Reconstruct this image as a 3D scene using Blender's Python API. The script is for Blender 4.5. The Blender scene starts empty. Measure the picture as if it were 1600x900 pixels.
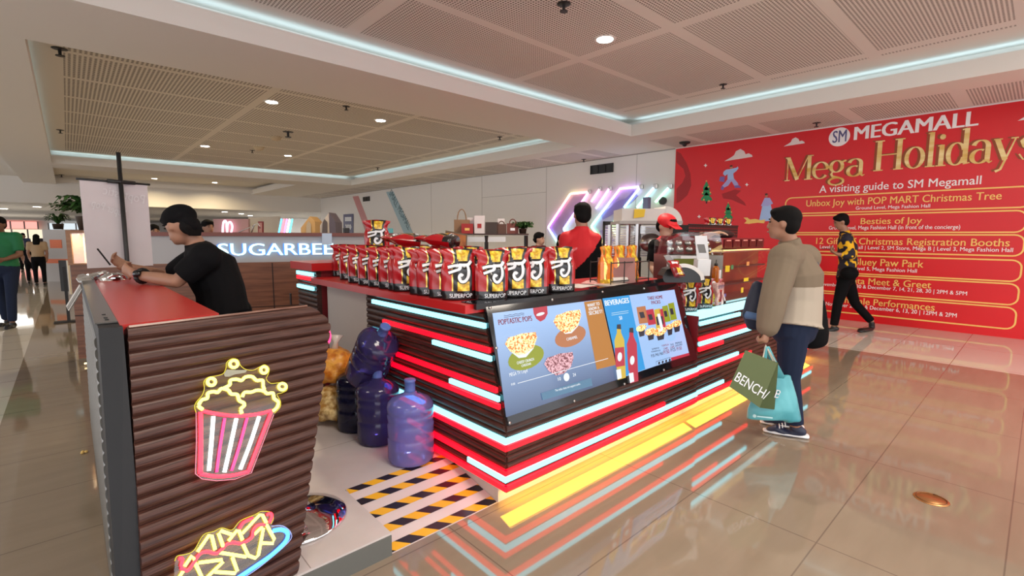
import bpy, math, random
from math import sin, cos, pi, radians, hypot, sqrt, atan2
from mathutils import Vector, Matrix, Euler
random.seed(7)
SC = bpy.context.scene
COL = SC.collection

# ------------------------------------------------------------------ camera
FPX, YAW, PITCH, ROLL, EYE = 756.475, radians(47.5764), radians(6.1901), radians(.1968), 1.42
FW = Vector((cos(YAW)*cos(PITCH), sin(YAW)*cos(PITCH), -sin(PITCH)))
_r = Vector((sin(YAW), -cos(YAW), 0)); _u = _r.cross(FW)
RT = _r*cos(ROLL)+_u*sin(ROLL); UP = -_r*sin(ROLL)+_u*cos(ROLL)
CAM = Vector((0, 0, EYE))
cd = bpy.data.cameras.new('camera'); cam = bpy.data.objects.new('camera', cd); COL.objects.link(cam)
cd.sensor_width = 36; cd.lens = 36*FPX/1600; cd.clip_start = .05; cd.clip_end = 200
mw = Matrix((RT, UP, -FW)).transposed().to_4x4(); mw.translation = CAM
cam.matrix_world = mw
SC.camera = cam

# ------------------------------------------------------------------ world, exposure, general light
SC.view_settings.view_transform = 'Standard'; SC.view_settings.look = 'None'
SC.view_settings.gamma = 1; SC.view_settings.use_curve_mapping = False
SC.view_settings.exposure = 0.7
W = bpy.data.worlds.new('mall'); SC.world = W; W.use_nodes = True
W.node_tree.nodes['Background'].inputs[0].default_value = (.94, .95, 1, 1)
W.node_tree.nodes['Background'].inputs[1].default_value = 1.5

def area_light(name, loc, size, power, color=(1, .9, .78), rot=(0, 0, 0), parent=None, sy=None, spread=pi):
    l = bpy.data.lights.new(name, 'AREA'); l.energy = power; l.color = color; l.size = size
    l.spread = spread
    if sy: l.shape = 'RECTANGLE'; l.size_y = sy
    o = bpy.data.objects.new(name, l); COL.objects.link(o)
    o.location = loc; o.rotation_euler = rot
    if parent: o.parent = parent; o.location = Vector(loc)-parent.location
    return o

# cove light in the ceiling recesses (LED tape hidden behind the lips), cool white
COVE = (.62, .88, 1)
area_light('cove_light', (3.2, 5.56, 3.54), 9.5, 3.6, COVE, (pi, 0, 0), sy=.12)
area_light('cove_light', (8.13, 1.6, 3.54), .12, 3.2, COVE, (pi, 0, 0), sy=7.6)
area_light('cove_light', (3.95, 18.05, 3.54), 8.2, 3.6, COVE, (pi, 0, 0), sy=.12)
area_light('cove_light', (8.22, 12.4, 3.54), .12, 3.2, COVE, (pi, 0, 0), sy=11)
area_light('cove_light', (-.32, 12.4, 3.54), .12, 3.2, COVE, (pi, 0, 0), sy=11)
# added general fill: unseen area lamps at ceiling height behind and beside the camera
for p, w in (((1.2, .6, 3.6), 60), ((5.2, -.6, 3.6), 70), ((-1.8, 3, 3.25), 26), ((2.2, -3, 3.2), 90), ((6.5, -3.2, 3.2), 80), ((-2.5, -1, 3.2), 50)):
    area_light('unseen_fill_light', p, .9, w*.6, (1, .9, .78))

# ------------------------------------------------------------------ picture geometry (rays of the calibrated camera)
def ray(x, y): return FW+RT*((x-800)/FPX)-UP*((y-450)/FPX)
def onX(x, y, X): d = ray(x, y); return CAM+d*(X/d.x)
def onY(x, y, Y): d = ray(x, y); return CAM+d*(Y/d.y)
def onZ(x, y, z=0): d = ray(x, y); return CAM+d*((z-EYE)/d.z)
def onP(x, y, p, n): d = ray(x, y); n = Vector(n); return CAM+d*((Vector(p)-CAM).dot(n)/d.dot(n))
def at(x, y, dep): return CAM+ray(x, y)*dep
V = Vector

# ------------------------------------------------------------------ materials
_m = {}
def nt(name):
    m = bpy.data.materials.new(name); m.use_nodes = True
    return m, m.node_tree.nodes, m.node_tree.links, m.node_tree.nodes['Principled BSDF']
def M(name, col, rough=.5, metal=0, emit=None, es=0, coat=0, trans=0, alpha=1, ior=1.5):
    if name in _m: return _m[name]
    m, N, L, b = nt(name)
    b.inputs['Base Color'].default_value = (*col, 1); b.inputs['Roughness'].default_value = rough
    b.inputs['Metallic'].default_value = metal; b.inputs['IOR'].default_value = ior
    if rough >= .8: b.inputs['Specular IOR Level'].default_value = .12
    if emit: b.inputs['Emission Color'].default_value = (*emit, 1); b.inputs['Emission Strength'].default_value = es
    b.inputs['Coat Weight'].default_value = coat; b.inputs['Coat Roughness'].default_value = .06
    b.inputs['Transmission Weight'].default_value = trans; b.inputs['Alpha'].default_value = alpha
    _m[name] = m; return m
def G(name, col, s): return M(name, (.02, .02, .02), .5, 0, col, s)
def noise_mat(name, c1, c2, scale=(1, 1, 1), ns=6, rough=.5, detail=4, lo=.35, hi=.65, metal=0, bump=0, coat=0, es=0, spec=.5):
    if name in _m: return _m[name]
    m, N, L, b = nt(name)
    tc = N.new('ShaderNodeTexCoord'); mp = N.new('ShaderNodeMapping'); mp.inputs['Scale'].default_value = scale
    no = N.new('ShaderNodeTexNoise'); no.inputs['Scale'].default_value = ns; no.inputs['Detail'].default_value = detail
    cr = N.new('ShaderNodeValToRGB'); cr.color_ramp.elements[0].position = lo; cr.color_ramp.elements[1].position = hi
    cr.color_ramp.elements[0].color = (*c1, 1); cr.color_ramp.elements[1].color = (*c2, 1)
    L.new(tc.outputs['Object'], mp.inputs[0]); L.new(mp.outputs[0], no.inputs['Vector']); L.new(no.outputs[0], cr.inputs[0])
    L.new(cr.outputs[0], b.inputs['Base Color']); b.inputs['Roughness'].default_value = rough; b.inputs['Metallic'].default_value = metal
    b.inputs['Coat Weight'].default_value = coat; b.inputs['Specular IOR Level'].default_value = spec
    if es: L.new(cr.outputs[0], b.inputs['Emission Color']); b.inputs['Emission Strength'].default_value = es
    if bump:
        bp = N.new('ShaderNodeBump'); bp.inputs['Strength'].default_value = bump; bp.inputs['Distance'].default_value = .01
        L.new(no.outputs[0], bp.inputs['Height']); L.new(bp.outputs[0], b.inputs['Normal'])
    _m[name] = m; return m
def mth(N, L, op, a, bb=None, c=None):
    n = N.new('ShaderNodeMath'); n.operation = op
    for i, v in enumerate((a, bb, c)):
        if v is None: continue
        if isinstance(v, (int, float)): n.inputs[i].default_value = v
        else: L.new(v, n.inputs[i])
    return n.outputs[0]
def line_mask(N, L, x, period, off, w):      # 1 on a joint line
    f = mth(N, L, 'FRACT', mth(N, L, 'ADD', mth(N, L, 'DIVIDE', x, period), 100.5-off/period))
    return mth(N, L, 'LESS_THAN', mth(N, L, 'ABSOLUTE', mth(N, L, 'SUBTRACT', f, .5)), w/period/2)
def mixc(N, L, f, a, b):
    n = N.new('ShaderNodeMix'); n.data_type = 'RGBA'
    for sock, v in ((n.inputs[0], f), (n.inputs[6], a), (n.inputs[7], b)):
        if isinstance(v, tuple): sock.default_value = (*v, 1)
        elif isinstance(v, (int, float)): sock.default_value = v
        else: L.new(v, sock)
    return n.outputs[2]
def floor_mat():
    m, N, L, b = nt('floor_tile')
    tc = N.new('ShaderNodeTexCoord'); sp = N.new('ShaderNodeSeparateXYZ'); L.new(tc.outputs['Object'], sp.inputs[0])
    x, y = sp.outputs[0], sp.outputs[1]
    g = mth(N, L, 'MAXIMUM', line_mask(N, L, x, 1.2, .08, .006), line_mask(N, L, y, .603, 0, .006))
    mp = N.new('ShaderNodeMapping'); mp.inputs['Scale'].default_value = (1.2, 7, 1); L.new(tc.outputs['Object'], mp.inputs[0])
    no = N.new('ShaderNodeTexNoise'); no.inputs['Scale'].default_value = 1.6; no.inputs['Detail'].default_value = 6; L.new(mp.outputs[0], no.inputs['Vector'])
    c = mixc(N, L, no.outputs[0], (.245, .19, .138), (.315, .255, .19))
    w = mth(N, L, 'MAXIMUM', mth(N, L, 'GREATER_THAN', x, 7.2), mth(N, L, 'LESS_THAN', x, -.47))
    c = mixc(N, L, w, c, (.62, .58, .52))
    c = mixc(N, L, g, c, (.17, .13, .10))
    L.new(c, b.inputs['Base Color'])
    n2 = N.new('ShaderNodeTexNoise'); n2.inputs['Scale'].default_value = 2.5; n2.inputs['Detail'].default_value = 3; L.new(tc.outputs['Object'], n2.inputs['Vector'])
    L.new(mth(N, L, 'ADD', mth(N, L, 'MULTIPLY', n2.outputs[0], .05), .025), b.inputs['Roughness'])
    b.inputs['IOR'].default_value = 1.7
    return m
def perf_mat(name, base, px, ox, py, oy, jw, pitch, rad, xmax=99, ymax=99, xmin=-99, ymin=-99):
    m, N, L, b = nt(name)
    tc = N.new('ShaderNodeTexCoord'); sp = N.new('ShaderNodeSeparateXYZ'); L.new(tc.outputs['Object'], sp.inputs[0])
    x, y = sp.outputs[0], sp.outputs[1]
    def cell(v):
        f = mth(N, L, 'FRACT', mth(N, L, 'ADD', mth(N, L, 'DIVIDE', v, pitch), 1000))
        return mth(N, L, 'POWER', mth(N, L, 'SUBTRACT', f, .5), 2)
    d = mth(N, L, 'SQRT', mth(N, L, 'ADD', cell(x), cell(y)))
    hole = mth(N, L, 'LESS_THAN', d, rad/pitch)
    j = mth(N, L, 'MAXIMUM', line_mask(N, L, x, px, ox, jw), line_mask(N, L, y, py, oy, jw*.8))
    for v, op, lim in ((x, 'GREATER_THAN', xmax), (x, 'LESS_THAN', xmin), (y, 'GREATER_THAN', ymax), (y, 'LESS_THAN', ymin)):
        j = mth(N, L, 'MAXIMUM', j, mth(N, L, op, v, lim))
    hole = mth(N, L, 'MULTIPLY', hole, mth(N, L, 'SUBTRACT', 1, j))
    L.new(mixc(N, L, hole, base, (.15, .13, .11)), b.inputs['Base Color']); b.inputs['Roughness'].default_value = .8
    return m
def neon_rainbow():
    m, N, L, b = nt('rainbow_neon')
    tc = N.new('ShaderNodeTexCoord'); sp = N.new('ShaderNodeSeparateXYZ'); L.new(tc.outputs['Object'], sp.inputs[0])
    h = mth(N, L, 'FRACT', mth(N, L, 'ADD', mth(N, L, 'MULTIPLY', sp.outputs[1], .21), mth(N, L, 'ADD', mth(N, L, 'MULTIPLY', sp.outputs[2], .62), 3.3)))
    cc = N.new('ShaderNodeCombineColor'); cc.mode = 'HSV'; L.new(h, cc.inputs[0]); cc.inputs[1].default_value = .62; cc.inputs[2].default_value = 1
    L.new(cc.outputs[0], b.inputs['Emission Color']); b.inputs['Emission Strength'].default_value = 2.4; b.inputs['Base Color'].default_value = (.1, .1, .1, 1)
    return m
def glass(name, col=(1, 1, 1), mix=.97, rough=.03, fres=.35):
    if name in _m: return _m[name]
    m, N, L, b = nt(name); N.remove(b); out = N['Material Output']
    t = N.new('ShaderNodeBsdfTransparent'); t.inputs[0].default_value = (*col, 1)
    g = N.new('ShaderNodeBsdfGlossy'); g.inputs[1].default_value = rough
    fr = N.new('ShaderNodeFresnel'); fr.inputs[0].default_value = 1.45
    k = mth(N, L, 'ADD', mth(N, L, 'MULTIPLY', fr.outputs[0], fres), 1-mix)
    mx = N.new('ShaderNodeMixShader'); L.new(k, mx.inputs[0]); L.new(t.outputs[0], mx.inputs[1]); L.new(g.outputs[0], mx.inputs[2])
    L.new(mx.outputs[0], out.inputs[0]); _m[name] = m; return m
def jug_mat(name, tcol, dcol, k):
    m, N, L, b = nt(name); N.remove(b); out = N['Material Output']
    t = N.new('ShaderNodeBsdfTransparent'); t.inputs[0].default_value = (*tcol, 1)
    d = N.new('ShaderNodeBsdfTranslucent'); d.inputs[0].default_value = (*dcol, 1)
    d2 = N.new('ShaderNodeBsdfDiffuse'); d2.inputs[0].default_value = (*dcol, 1)
    g = N.new('ShaderNodeBsdfGlossy'); g.inputs[1].default_value = .12
    a = N.new('ShaderNodeMixShader'); a.inputs[0].default_value = .5; L.new(d.outputs[0], a.inputs[1]); L.new(d2.outputs[0], a.inputs[2])
    c = N.new('ShaderNodeMixShader'); c.inputs[0].default_value = k; L.new(t.outputs[0], c.inputs[1]); L.new(a.outputs[0], c.inputs[2])
    fr = N.new('ShaderNodeFresnel'); fr.inputs[0].default_value = 1.5
    mx = N.new('ShaderNodeMixShader'); L.new(fr.outputs[0], mx.inputs[0]); L.new(c.outputs[0], mx.inputs[1]); L.new(g.outputs[0], mx.inputs[2])
    L.new(mx.outputs[0], out.inputs[0]); return m

# ------------------------------------------------------------------ mesh builder
class MB:
    def __init__(s): s.v = []; s.f = []; s.mi = []; s.k = 0
    def add(s, vs, fs):
        o = len(s.v); s.v += [Vector(p) for p in vs]; s.f += [tuple(i+o for i in f) for f in fs]; s.mi += [s.k]*len(fs); return s
    def mat(s, k): s.k = k; return s
    def box(s, lo, hi, bev=0, mx=None):
        x0, y0, z0 = lo; x1, y1, z1 = hi
        if bev:
            b = bev; pts = []; fs = []
            ring = [(x0+b, y0), (x1-b, y0), (x1, y0+b), (x1, y1-b), (x1-b, y1), (x0+b, y1), (x0, y1-b), (x0, y0+b)]
            cx, cy = (x0+x1)/2, (y0+y1)/2
            def ins(p): return (p[0]+(b if p[0] < cx else -b), p[1]+(b if p[1] < cy else -b))
            for z, i in ((z0, 1), (z0+b, 0), (z1-b, 0), (z1, 1)):
                pts += [(*(ins(p) if i else p), z) for p in ring]
            for r in range(3):
                for k in range(8): fs.append((r*8+k, r*8+(k+1) % 8, r*8+8+(k+1) % 8, r*8+8+k))
            fs += [tuple(range(7, -1, -1)), tuple(range(24, 32))]
        else:
            pts = [(x, y, z) for z in (z0, z1) for x, y in ((x0, y0), (x1, y0), (x1, y1), (x0, y1))]
            fs = [(3, 2, 1, 0), (4, 5, 6, 7), (0, 1, 5, 4), (1, 2, 6, 5), (2, 3, 7, 6), (3, 0, 4, 7)]
        if mx: pts = [mx @ Vector(p) for p in pts]
        return s.add(pts, fs)
    def hexa(s, a, b): # two quads (bottom, top) of points
        return s.add(list(a)+list(b), [(3, 2, 1, 0), (4, 5, 6, 7), (0, 1, 5, 4), (1, 2, 6, 5), (2, 3, 7, 6), (3, 0, 4, 7)])
    def prism(s, poly, ext):   # polygon of 3-D points swept by vector ext
        n = len(poly); e = Vector(ext); p = [Vector(q) for q in poly]
        return s.add(p+[q+e for q in p], [tuple(range(n-1, -1, -1)), tuple(range(n, 2*n))]+[(i, (i+1) % n, n+(i+1) % n, n+i) for i in range(n)])
    def loft(s, cs, rs, side=(0, 1, 0), n=14, round_=True, caps=True):
        cs = [Vector(c) for c in cs]; rs = [(r, r) if isinstance(r, (int, float)) else r for r in rs]; side = Vector(side)
        R = []
        def frame(t):
            e1 = side-t*side.dot(t)
            if e1.length < 1e-4: e1 = Vector((1, 0, 0))-t*t.x
            if e1.length < 1e-4: e1 = Vector((0, 1, 0))
            e1.normalize(); return e1, t.cross(e1)
        m = len(cs)
        tg = [(cs[min(i+1, m-1)]-cs[max(i-1, 0)]).normalized() for i in range(m)]
        seq = []
        def cap(i, sg):
            r = min(rs[i]); return [(cs[i]+tg[i]*sg*r*sin(a), (rs[i][0]*cos(a), rs[i][1]*cos(a)), tg[i]) for a in (.5, 1.0, 1.4)]
        if round_: seq += cap(0, -1)[::-1]
        seq += [(cs[i], rs[i], tg[i]) for i in range(m)]
        if round_: seq += cap(m-1, 1)
        vs = []
        for c, (a, b), t in seq:
            e1, e2 = frame(t)
            vs += [c+e1*a*cos(2*pi*k/n)+e2*b*sin(2*pi*k/n) for k in range(n)]
        fs = []
        for r in range(len(seq)-1):
            for k in range(n): fs.append((r*n+k, r*n+(k+1) % n, r*n+n+(k+1) % n, r*n+n+k))
        if caps: fs += [tuple(range(n-1, -1, -1)), tuple(range((len(seq)-1)*n, len(seq)*n))]
        return s.add(vs, fs)
    def tube(s, pts, r, n=8): return s.loft(pts, [r]*len(pts), (.13, .21, .97), n, False)
    def cyl(s, p0, p1, r0, r1=None, n=20): return s.loft([p0, p1], [r0, r0 if r1 is None else r1], (.11, .97, .2), n, False)
    def ell(s, c, r, rot=None, n=18, m=10):
        c = Vector(c); vs = []; fs = []
        for i in range(m+1):
            a = pi*i/m
            for k in range(n):
                b = 2*pi*k/n; p = Vector((r[0]*sin(a)*cos(b), r[1]*sin(a)*sin(b), -r[2]*cos(a)))
                vs.append(c+(rot @ p if rot else p))
        for i in range(m):
            for k in range(n): fs.append((i*n+k, i*n+(k+1) % n, i*n+n+(k+1) % n, i*n+n+k))
        return s.add(vs, fs)
    def lathe(s, c, prof, n=28, mx=None):
        c = Vector(c); vs = []; fs = []
        for r, z in prof:
            for k in range(n):
                p = Vector((r*cos(2*pi*k/n), r*sin(2*pi*k/n), z)); vs.append(c+(mx @ p if mx else p))
        for i in range(len(prof)-1):
            for k in range(n): fs.append((i*n+k, i*n+(k+1) % n, i*n+n+(k+1) % n, i*n+n+k))
        fs += [tuple(range(n-1, -1, -1)), tuple(range((len(prof)-1)*n, len(prof)*n))]
        return s.add(vs, fs)
    def poly(s, pts): return s.add(pts, [tuple(range(len(pts)))])
    def ribbon(s, pts, ws, n, th): # flat stroke along pts (3-D) with half widths ws, in the plane of normal n, thickness th
        n = Vector(n); pts = [Vector(p) for p in pts]; m = len(pts); L_ = []; R_ = []
        for i in range(m):
            t = (pts[min(i+1, m-1)]-pts[max(i-1, 0)]).normalized(); q = n.cross(t).normalized()
            w = ws[i] if isinstance(ws, (list, tuple)) else ws
            L_.append(pts[i]+q*w); R_.append(pts[i]-q*w)
        for i in range(m-1): s.hexa([R_[i], R_[i+1], L_[i+1], L_[i]], [p+n*th for p in (R_[i], R_[i+1], L_[i+1], L_[i])])
        return s
    def build(s, name, mats, parent=None, smooth=False, angle=None):
        o_ = parent_world(parent)
        me = bpy.data.meshes.new(name); me.from_pydata([p-o_ for p in s.v], [], s.f)
        for m in (mats if isinstance(mats, (list, tuple)) else [mats]): me.materials.append(m)
        if len(me.materials) > 1: me.polygons.foreach_set('material_index', s.mi)
        if smooth: me.polygons.foreach_set('use_smooth', [True]*len(me.polygons))
        me.validate(); me.update()
        if smooth and angle: me.set_sharp_from_angle(angle=radians(angle))
        ob = bpy.data.objects.new(name, me); COL.objects.link(ob)
        if parent: ob.parent = parent
        return ob
def parent_world(p):
    v = Vector((0, 0, 0))
    while p: v += p.location; p = p.parent
    return v
def thing(name, label, cat, loc=(0, 0, 0), group=None):
    o = bpy.data.objects.new(name, None); COL.objects.link(o); o.location = loc; o.empty_display_size = .1
    return tag(o, label, cat, group)
def tag(o, label, cat, group=None, kind=None):
    o['label'] = label; o['category'] = cat
    if group: o['group'] = group
    if kind: o['kind'] = kind
    return o
def struct(o): o['kind'] = 'structure'; return o
def lab(o, t): o['label'] = t; return o
def copy_tree(o, parent=None):
    c = o.copy(); COL.objects.link(c); c.parent = parent
    for ch in list(o.children): copy_tree(ch, c)
    return c

# ------------------------------------------------------------------ lettering
def text_geo(s, bold=0):
    cu = bpy.data.curves.new('t', 'FONT'); cu.body = s; cu.size = 1; cu.offset = bold; cu.resolution_u = 3
    o = bpy.data.objects.new('t', cu); COL.objects.link(o)
    dg = bpy.context.evaluated_depsgraph_get(); dg.update()
    me = bpy.data.meshes.new_from_object(o.evaluated_get(dg))
    vs = [v.co.copy() for v in me.vertices]; fs = [tuple(p.vertices) for p in me.polygons]
    bpy.data.objects.remove(o); bpy.data.curves.remove(cu); bpy.data.meshes.remove(me)
    return vs, fs
_cap = max(v.y for v in text_geo('H')[0])
def lettering(mb, s, A, B, h, n, bold=.01, lift=.003, shear=0, fn=None):
    """text s on the baseline A-B, cap height h, facing normal n"""
    vs, fs = text_geo(s, min(bold, 0)); A, B, n = Vector(A), Vector(B), Vector(n).normalized()
    x0 = min(v.x for v in vs); x1 = max(v.x for v in vs); u = B-A; w = u.length; u.normalize(); up = n.cross(u)
    mb.add([A+u*((v.x-x0)/(x1-x0)*w+shear*v.y/_cap*h)+up*(v.y/_cap*h)+n*lift for v in vs], fs)
    if bold > .003:      # heavier weight: a second copy set slightly to the right
        mb.add([A+u*((v.x-x0)/(x1-x0)*w+shear*v.y/_cap*h+bold*2.2*h)+up*(v.y/_cap*h)+n*(lift+.0004) for v in vs], fs)
    return mb

# ------------------------------------------------------------------ soft bodies (one continuous surface)
def blob(name, mb, mats, parent, voxel=.01, it=4, pick=None):
    o_ = parent_world(parent)
    me = bpy.data.meshes.new(name); me.from_pydata([p-o_ for p in mb.v], [], mb.f)
    t = bpy.data.objects.new('t', me); COL.objects.link(t)
    r = t.modifiers.new('r', 'REMESH'); r.mode = 'VOXEL'; r.voxel_size = voxel
    if it: s_ = t.modifiers.new('s', 'SMOOTH'); s_.iterations = it; s_.factor = .5
    dg = bpy.context.evaluated_depsgraph_get(); dg.update()
    m2 = bpy.data.meshes.new_from_object(t.evaluated_get(dg)); m2.name = name
    bpy.data.objects.remove(t); bpy.data.meshes.remove(me)
    m2.materials.clear()
    for m in (mats if isinstance(mats, (list, tuple)) else [mats]): m2.materials.append(m)
    idx = [pick(p.center+o_) if pick else 0 for p in m2.polygons]
    m2.polygons.foreach_set('material_index', idx); m2.polygons.foreach_set('use_smooth', [True]*len(idx)); m2.update()
    ob = bpy.data.objects.new(name, m2); COL.objects.link(ob); ob.parent = parent
    return ob
# ================================================================== THE SETTING
Z0, ZP, WX = 3.29, 3.62, 9.76            # soffit, raised panels, right-hand wall
CEIL = M('ceiling_paint', (.80, .77, .72), .75)
WALLW = M('wall_paint', (.82, .80, .77), .6)
FLOOR = floor_mat()
struct(MB().box((-12, -6, -.1), (24, 64, 0)).build('floor', FLOOR))
PERF1 = perf_mat('perforated_panel', (.78, .75, .70), 2.46, 4.90, 1.27, 4.13, .16, .034, .0105, 7.5, 5.25)
PERF2 = perf_mat('perforated_panel_far', (.78, .74, .66), 2.45, 2.5, 1.30, 6.9, .14, .05, .016, 7.7, 17.6, .0, 6.9)
PERF3 = perf_mat('perforated_strip', (.80, .76, .72), 40, 20, 1.27, .92, .2, .034, .0105, 9.7, 99, 8.6)
def soffit(x0, x1, y0, y1, m=CEIL): return struct(MB().box((x0, y0, Z0), (x1, y1, Z0+.05)).build('ceiling', m))
soffit(-1.05, 9.8, 5.43, 6.8); soffit(-1.05, -.17, 6.8, 25.3); soffit(8.08, 8.5, 6.8, 25.3); soffit(-.17, 8.08, 17.9, 19.2)
soffit(6.5, 8.08, 19.2, 25.3); soffit(8.0, 8.5, -6, 5.43); soffit(-1.5, 8.0, -6, -2.4); soffit(-12, -1.5, -6, 6.0)
soffit(8.5, 9.8, 6.8, 25.3, PERF3); soffit(8.5, 9.8, -6, 5.43, PERF3)
def recess(x0, x1, y0, y1, pm, g=.27):
    f = MB()     # lip, channel, outer wall
    for a, b in (((x0-.05, y0-.05), (x1+.05, y0)), ((x0-.05, y1), (x1+.05, y1+.05)), ((x0-.05, y0), (x0, y1)), ((x1, y0), (x1+.05, y1))):
        f.box((*a, Z0+.05), (*b, 3.5))
    for a, b in (((x0-g-.05, y0-g-.05), (x1+g+.05, y0-g)), ((x0-g-.05, y1+g), (x1+g+.05, y1+g+.05)), ((x0-g-.05, y0-g), (x0-g, y1+g)), ((x1+g, y0-g), (x1+g+.05, y1+g))):
        f.box((*a, Z0+.06), (*b, ZP))
    struct(f.build('trim_1', CEIL))
    struct(MB().box((x0-g-.1, y0-g-.1, ZP), (x1+g+.1, y1+g+.1, ZP+.05)).build('ceiling', pm))
recess(-1.5, 8.0, -2.4, 5.43, PERF1); recess(-.17, 8.08, 6.8, 17.9, PERF2); recess(-.3, 6.5, 19.2, 25.0, PERF2)
struct(MB().box((-12, 6.0, 3.5), (-1.05, 25.3, 3.55)).build('ceiling', CEIL))
struct(MB().box((-1.06, 6.0, Z0+.02), (-1.0, 25.3, 3.5)).build('trim_1', CEIL))
struct(MB().box((WX, -6, 0), (WX+.15, 25.4, 3.5)).build('wall_right', WALLW))
struct(MB().box((-12, 25.3, 2.56), (WX+.15, 25.8, 3.55)).build('wall_back', CEIL))
# seams of the white hoarding on the wall
sm = MB()
for y in (6.45, 9.3, 12.1, 15): sm.box((WX-.004, y-.004, 0), (WX, y+.004, 3.28))
sm.box((WX-.004, 9.3, 2.6), (WX, 12.1, 2.607)); sm.box((WX-.004, 12.5, 1.40), (WX, 25, 1.41)); sm.box((WX-.02, 5.5, 3.27), (WX, 25.2, 3.29))
struct(sm.build('trim_2', M('seam', (.35, .33, .31), .7)))
# the mall beyond the bulkhead
struct(MB().box((-12, 25.8, 2.62), (24, 64, 2.7)).build('ceiling', M('far_ceiling', (.5, .48, .45), .7)))
struct(MB().box((-12, 62, 0), (24, 62.3, 2.62)).build('wall_far', M('far_wall', (.55, .5, .46), .6)))
struct(MB().box((9.5, 37.6, 0), (24, 37.9, 2.62)).build('wall_far', WALLW))
for p, w in (((-2, 32, 2.6), 120), ((-3, 46, 2.6), 160), ((6, 33, 2.6), 110), ((12, 33, 2.6), 90), ((5, 48, 2.6), 120)):
    area_light('far_ceiling_glow', p, 2.5, w, (1, .95, .88))

# ------------------------------------------------------------------ recessed downlights, sprinklers, grilles
TRIMW = M('lamp_trim', (.75, .73, .7), .4, .2); LAMP = G('lamp_glow', (1, .95, .86), 14); BLACK = M('black', (.012, .012, .013), .45)
def downlight(p, label, power=30, r=.10, lc=(1, .88, .72)):
    t = thing('ceiling_downlight', label, 'ceiling light', p, 'recessed round downlights')
    q = V(p)
    m = MB(); m.lathe(q, [(r*.82, -.004), (r*1.12, -.012), (r*1.2, -.004), (r*1.2, .0)]); m.build('trim_ring', TRIMW, t, True)
    MB().cyl(q+V((0, 0, -.012)), q+V((0, 0, -.006)), r*.84).build('diffuser', LAMP, t)
    if power:
        l = area_light('lamp', q+V((0, 0, -.03)), r*1.6, power, lc, (0, 0, 0), t, spread=radians(150)); l.data.shape = 'DISK'
WARM = (1, .78, .46)
downlight((4.62, 3.52, ZP), 'round downlight in the near ceiling bay above the kiosk', 45, .105)
downlight((2.67, 8.87, ZP), 'round downlight at the near left of the second ceiling bay', 40, .105, WARM)
downlight((4.62, 8.83, ZP), 'round downlight at the near right of the second ceiling bay', 40, .105, WARM)
downlight((2.70, 14.35, ZP), 'round downlight in the second bay, left of its far pair', 45, .105, WARM)
downlight((4.71, 14.45, ZP), 'round downlight in the second bay, right of its far pair', 45, .105, WARM)
downlight((2.71, 24.0, ZP), 'round downlight in the far bay above the white banner, left of two', 35, .105, WARM)
downlight((4.79, 24.0, ZP), 'round downlight in the far bay, right of two', 35, .105, WARM)
for x, y, l in ((58, 323, 'above the far crowd'), (6, 326, 'at the left edge of the photo'), (63, 348, 'deep in the corridor over the walkers'), (374, 328, 'over the frosted counter sign, nearest'), (351, 331, 'over the frosted counter sign, leftmost'), (377, 334, 'over the frosted counter sign, middle'), (391, 337, 'over the frosted counter sign, farthest')):
    p = onZ(x, y, 2.615)
    if p.y < 60: downlight(p, 'small round downlight under the low far ceiling '+l, 0, .16)
def sprinkler(p, label, s=1.0):
    t = thing('fire_sprinkler', label, 'sprinkler', p, 'black ceiling sprinklers'); q = V(p)
    m = MB(); m.lathe(q, [(.045*s, -.008), (.06*s, -.004), (.06*s, 0)]); m.build('escutcheon', BLACK, t, True)
    m = MB(); m.cyl(q, q-V((0, 0, .06*s)), .014*s, .012*s, 10); m.cyl(q-V((0, 0, .06*s)), q-V((0, 0, .066*s)), .035*s, .035*s, 12); m.build('sprinkler_head', BLACK, t)
for x, y, z, l, s in ((881, 6, ZP, 'in the near bay at the top of the photo', 1.1), (1130, 132, ZP, 'in the near bay close to its far right corner', .9), (93, 76, ZP, 'at the near left corner of the second bay', 1.3),
                      (94, 203, ZP, 'at the far left of the second bay', 1.1), (541, 166, ZP, 'in the second bay between its two near downlights', 1), (450, 206, ZP, 'in the middle of the second bay, large and dark', 1.8),
                      (781, 214, ZP, 'at the right edge of the second bay', 1), (590, 262, ZP, 'in the far right corner of the second bay', 1.2), (394, 235, ZP, 'in the second bay between its far downlights', 1), (912, 249, Z0, 'on the soffit in front of the vent grille', 1),
                      (723, 281, Z0, 'on the soffit above the white wall, longest', 1.4), (1276, 192, Z0, 'on the perforated strip above the holiday mural', 1), (57, 287, Z0, 'on the left soffit beam near its far end', 1.2), (600, 297, Z0, 'on the soffit above the blue stripe', 1.2),
                      (96, 273, ZP, 'in the far bay left of the banner pole', 1.4), (432, 296, ZP, 'in the far bay at its right end', 1.3)):
    sprinkler(onZ(x, y, z), 'small black fire sprinkler '+l, s)
def smoke_detector(p, label, s):
    t = tag(MB().lathe(V(p), [(.03*s, -.05*s), (.06*s, -.04*s), (.075*s, -.012*s), (.09*s, 0)]).build('smoke_detector', M('detector', (.55, .45, .3), .5), None, True), label, 'smoke detector', 'ceiling detectors')
smoke_detector(onZ(431, 214, ZP), 'tan ceiling detector in the second bay, nearer of two', 1.6)
smoke_detector(onZ(404, 230, ZP), 'tan ceiling detector in the second bay, farther of two', 1.6)
t = thing('ceiling_camera', 'dark device on the soffit at the top left corner of the red mural', 'ceiling device', onZ(1070, 222, Z0))
q = t.location.copy(); MB().lathe(q, [(.05, -.05), (.1, -.03), (.11, 0)]).build('housing', BLACK, t, True); MB().ell(q+V((0, 0, -.05)), (.045, .045, .04)).build('lens_dome', BLACK, t, True)
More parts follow.
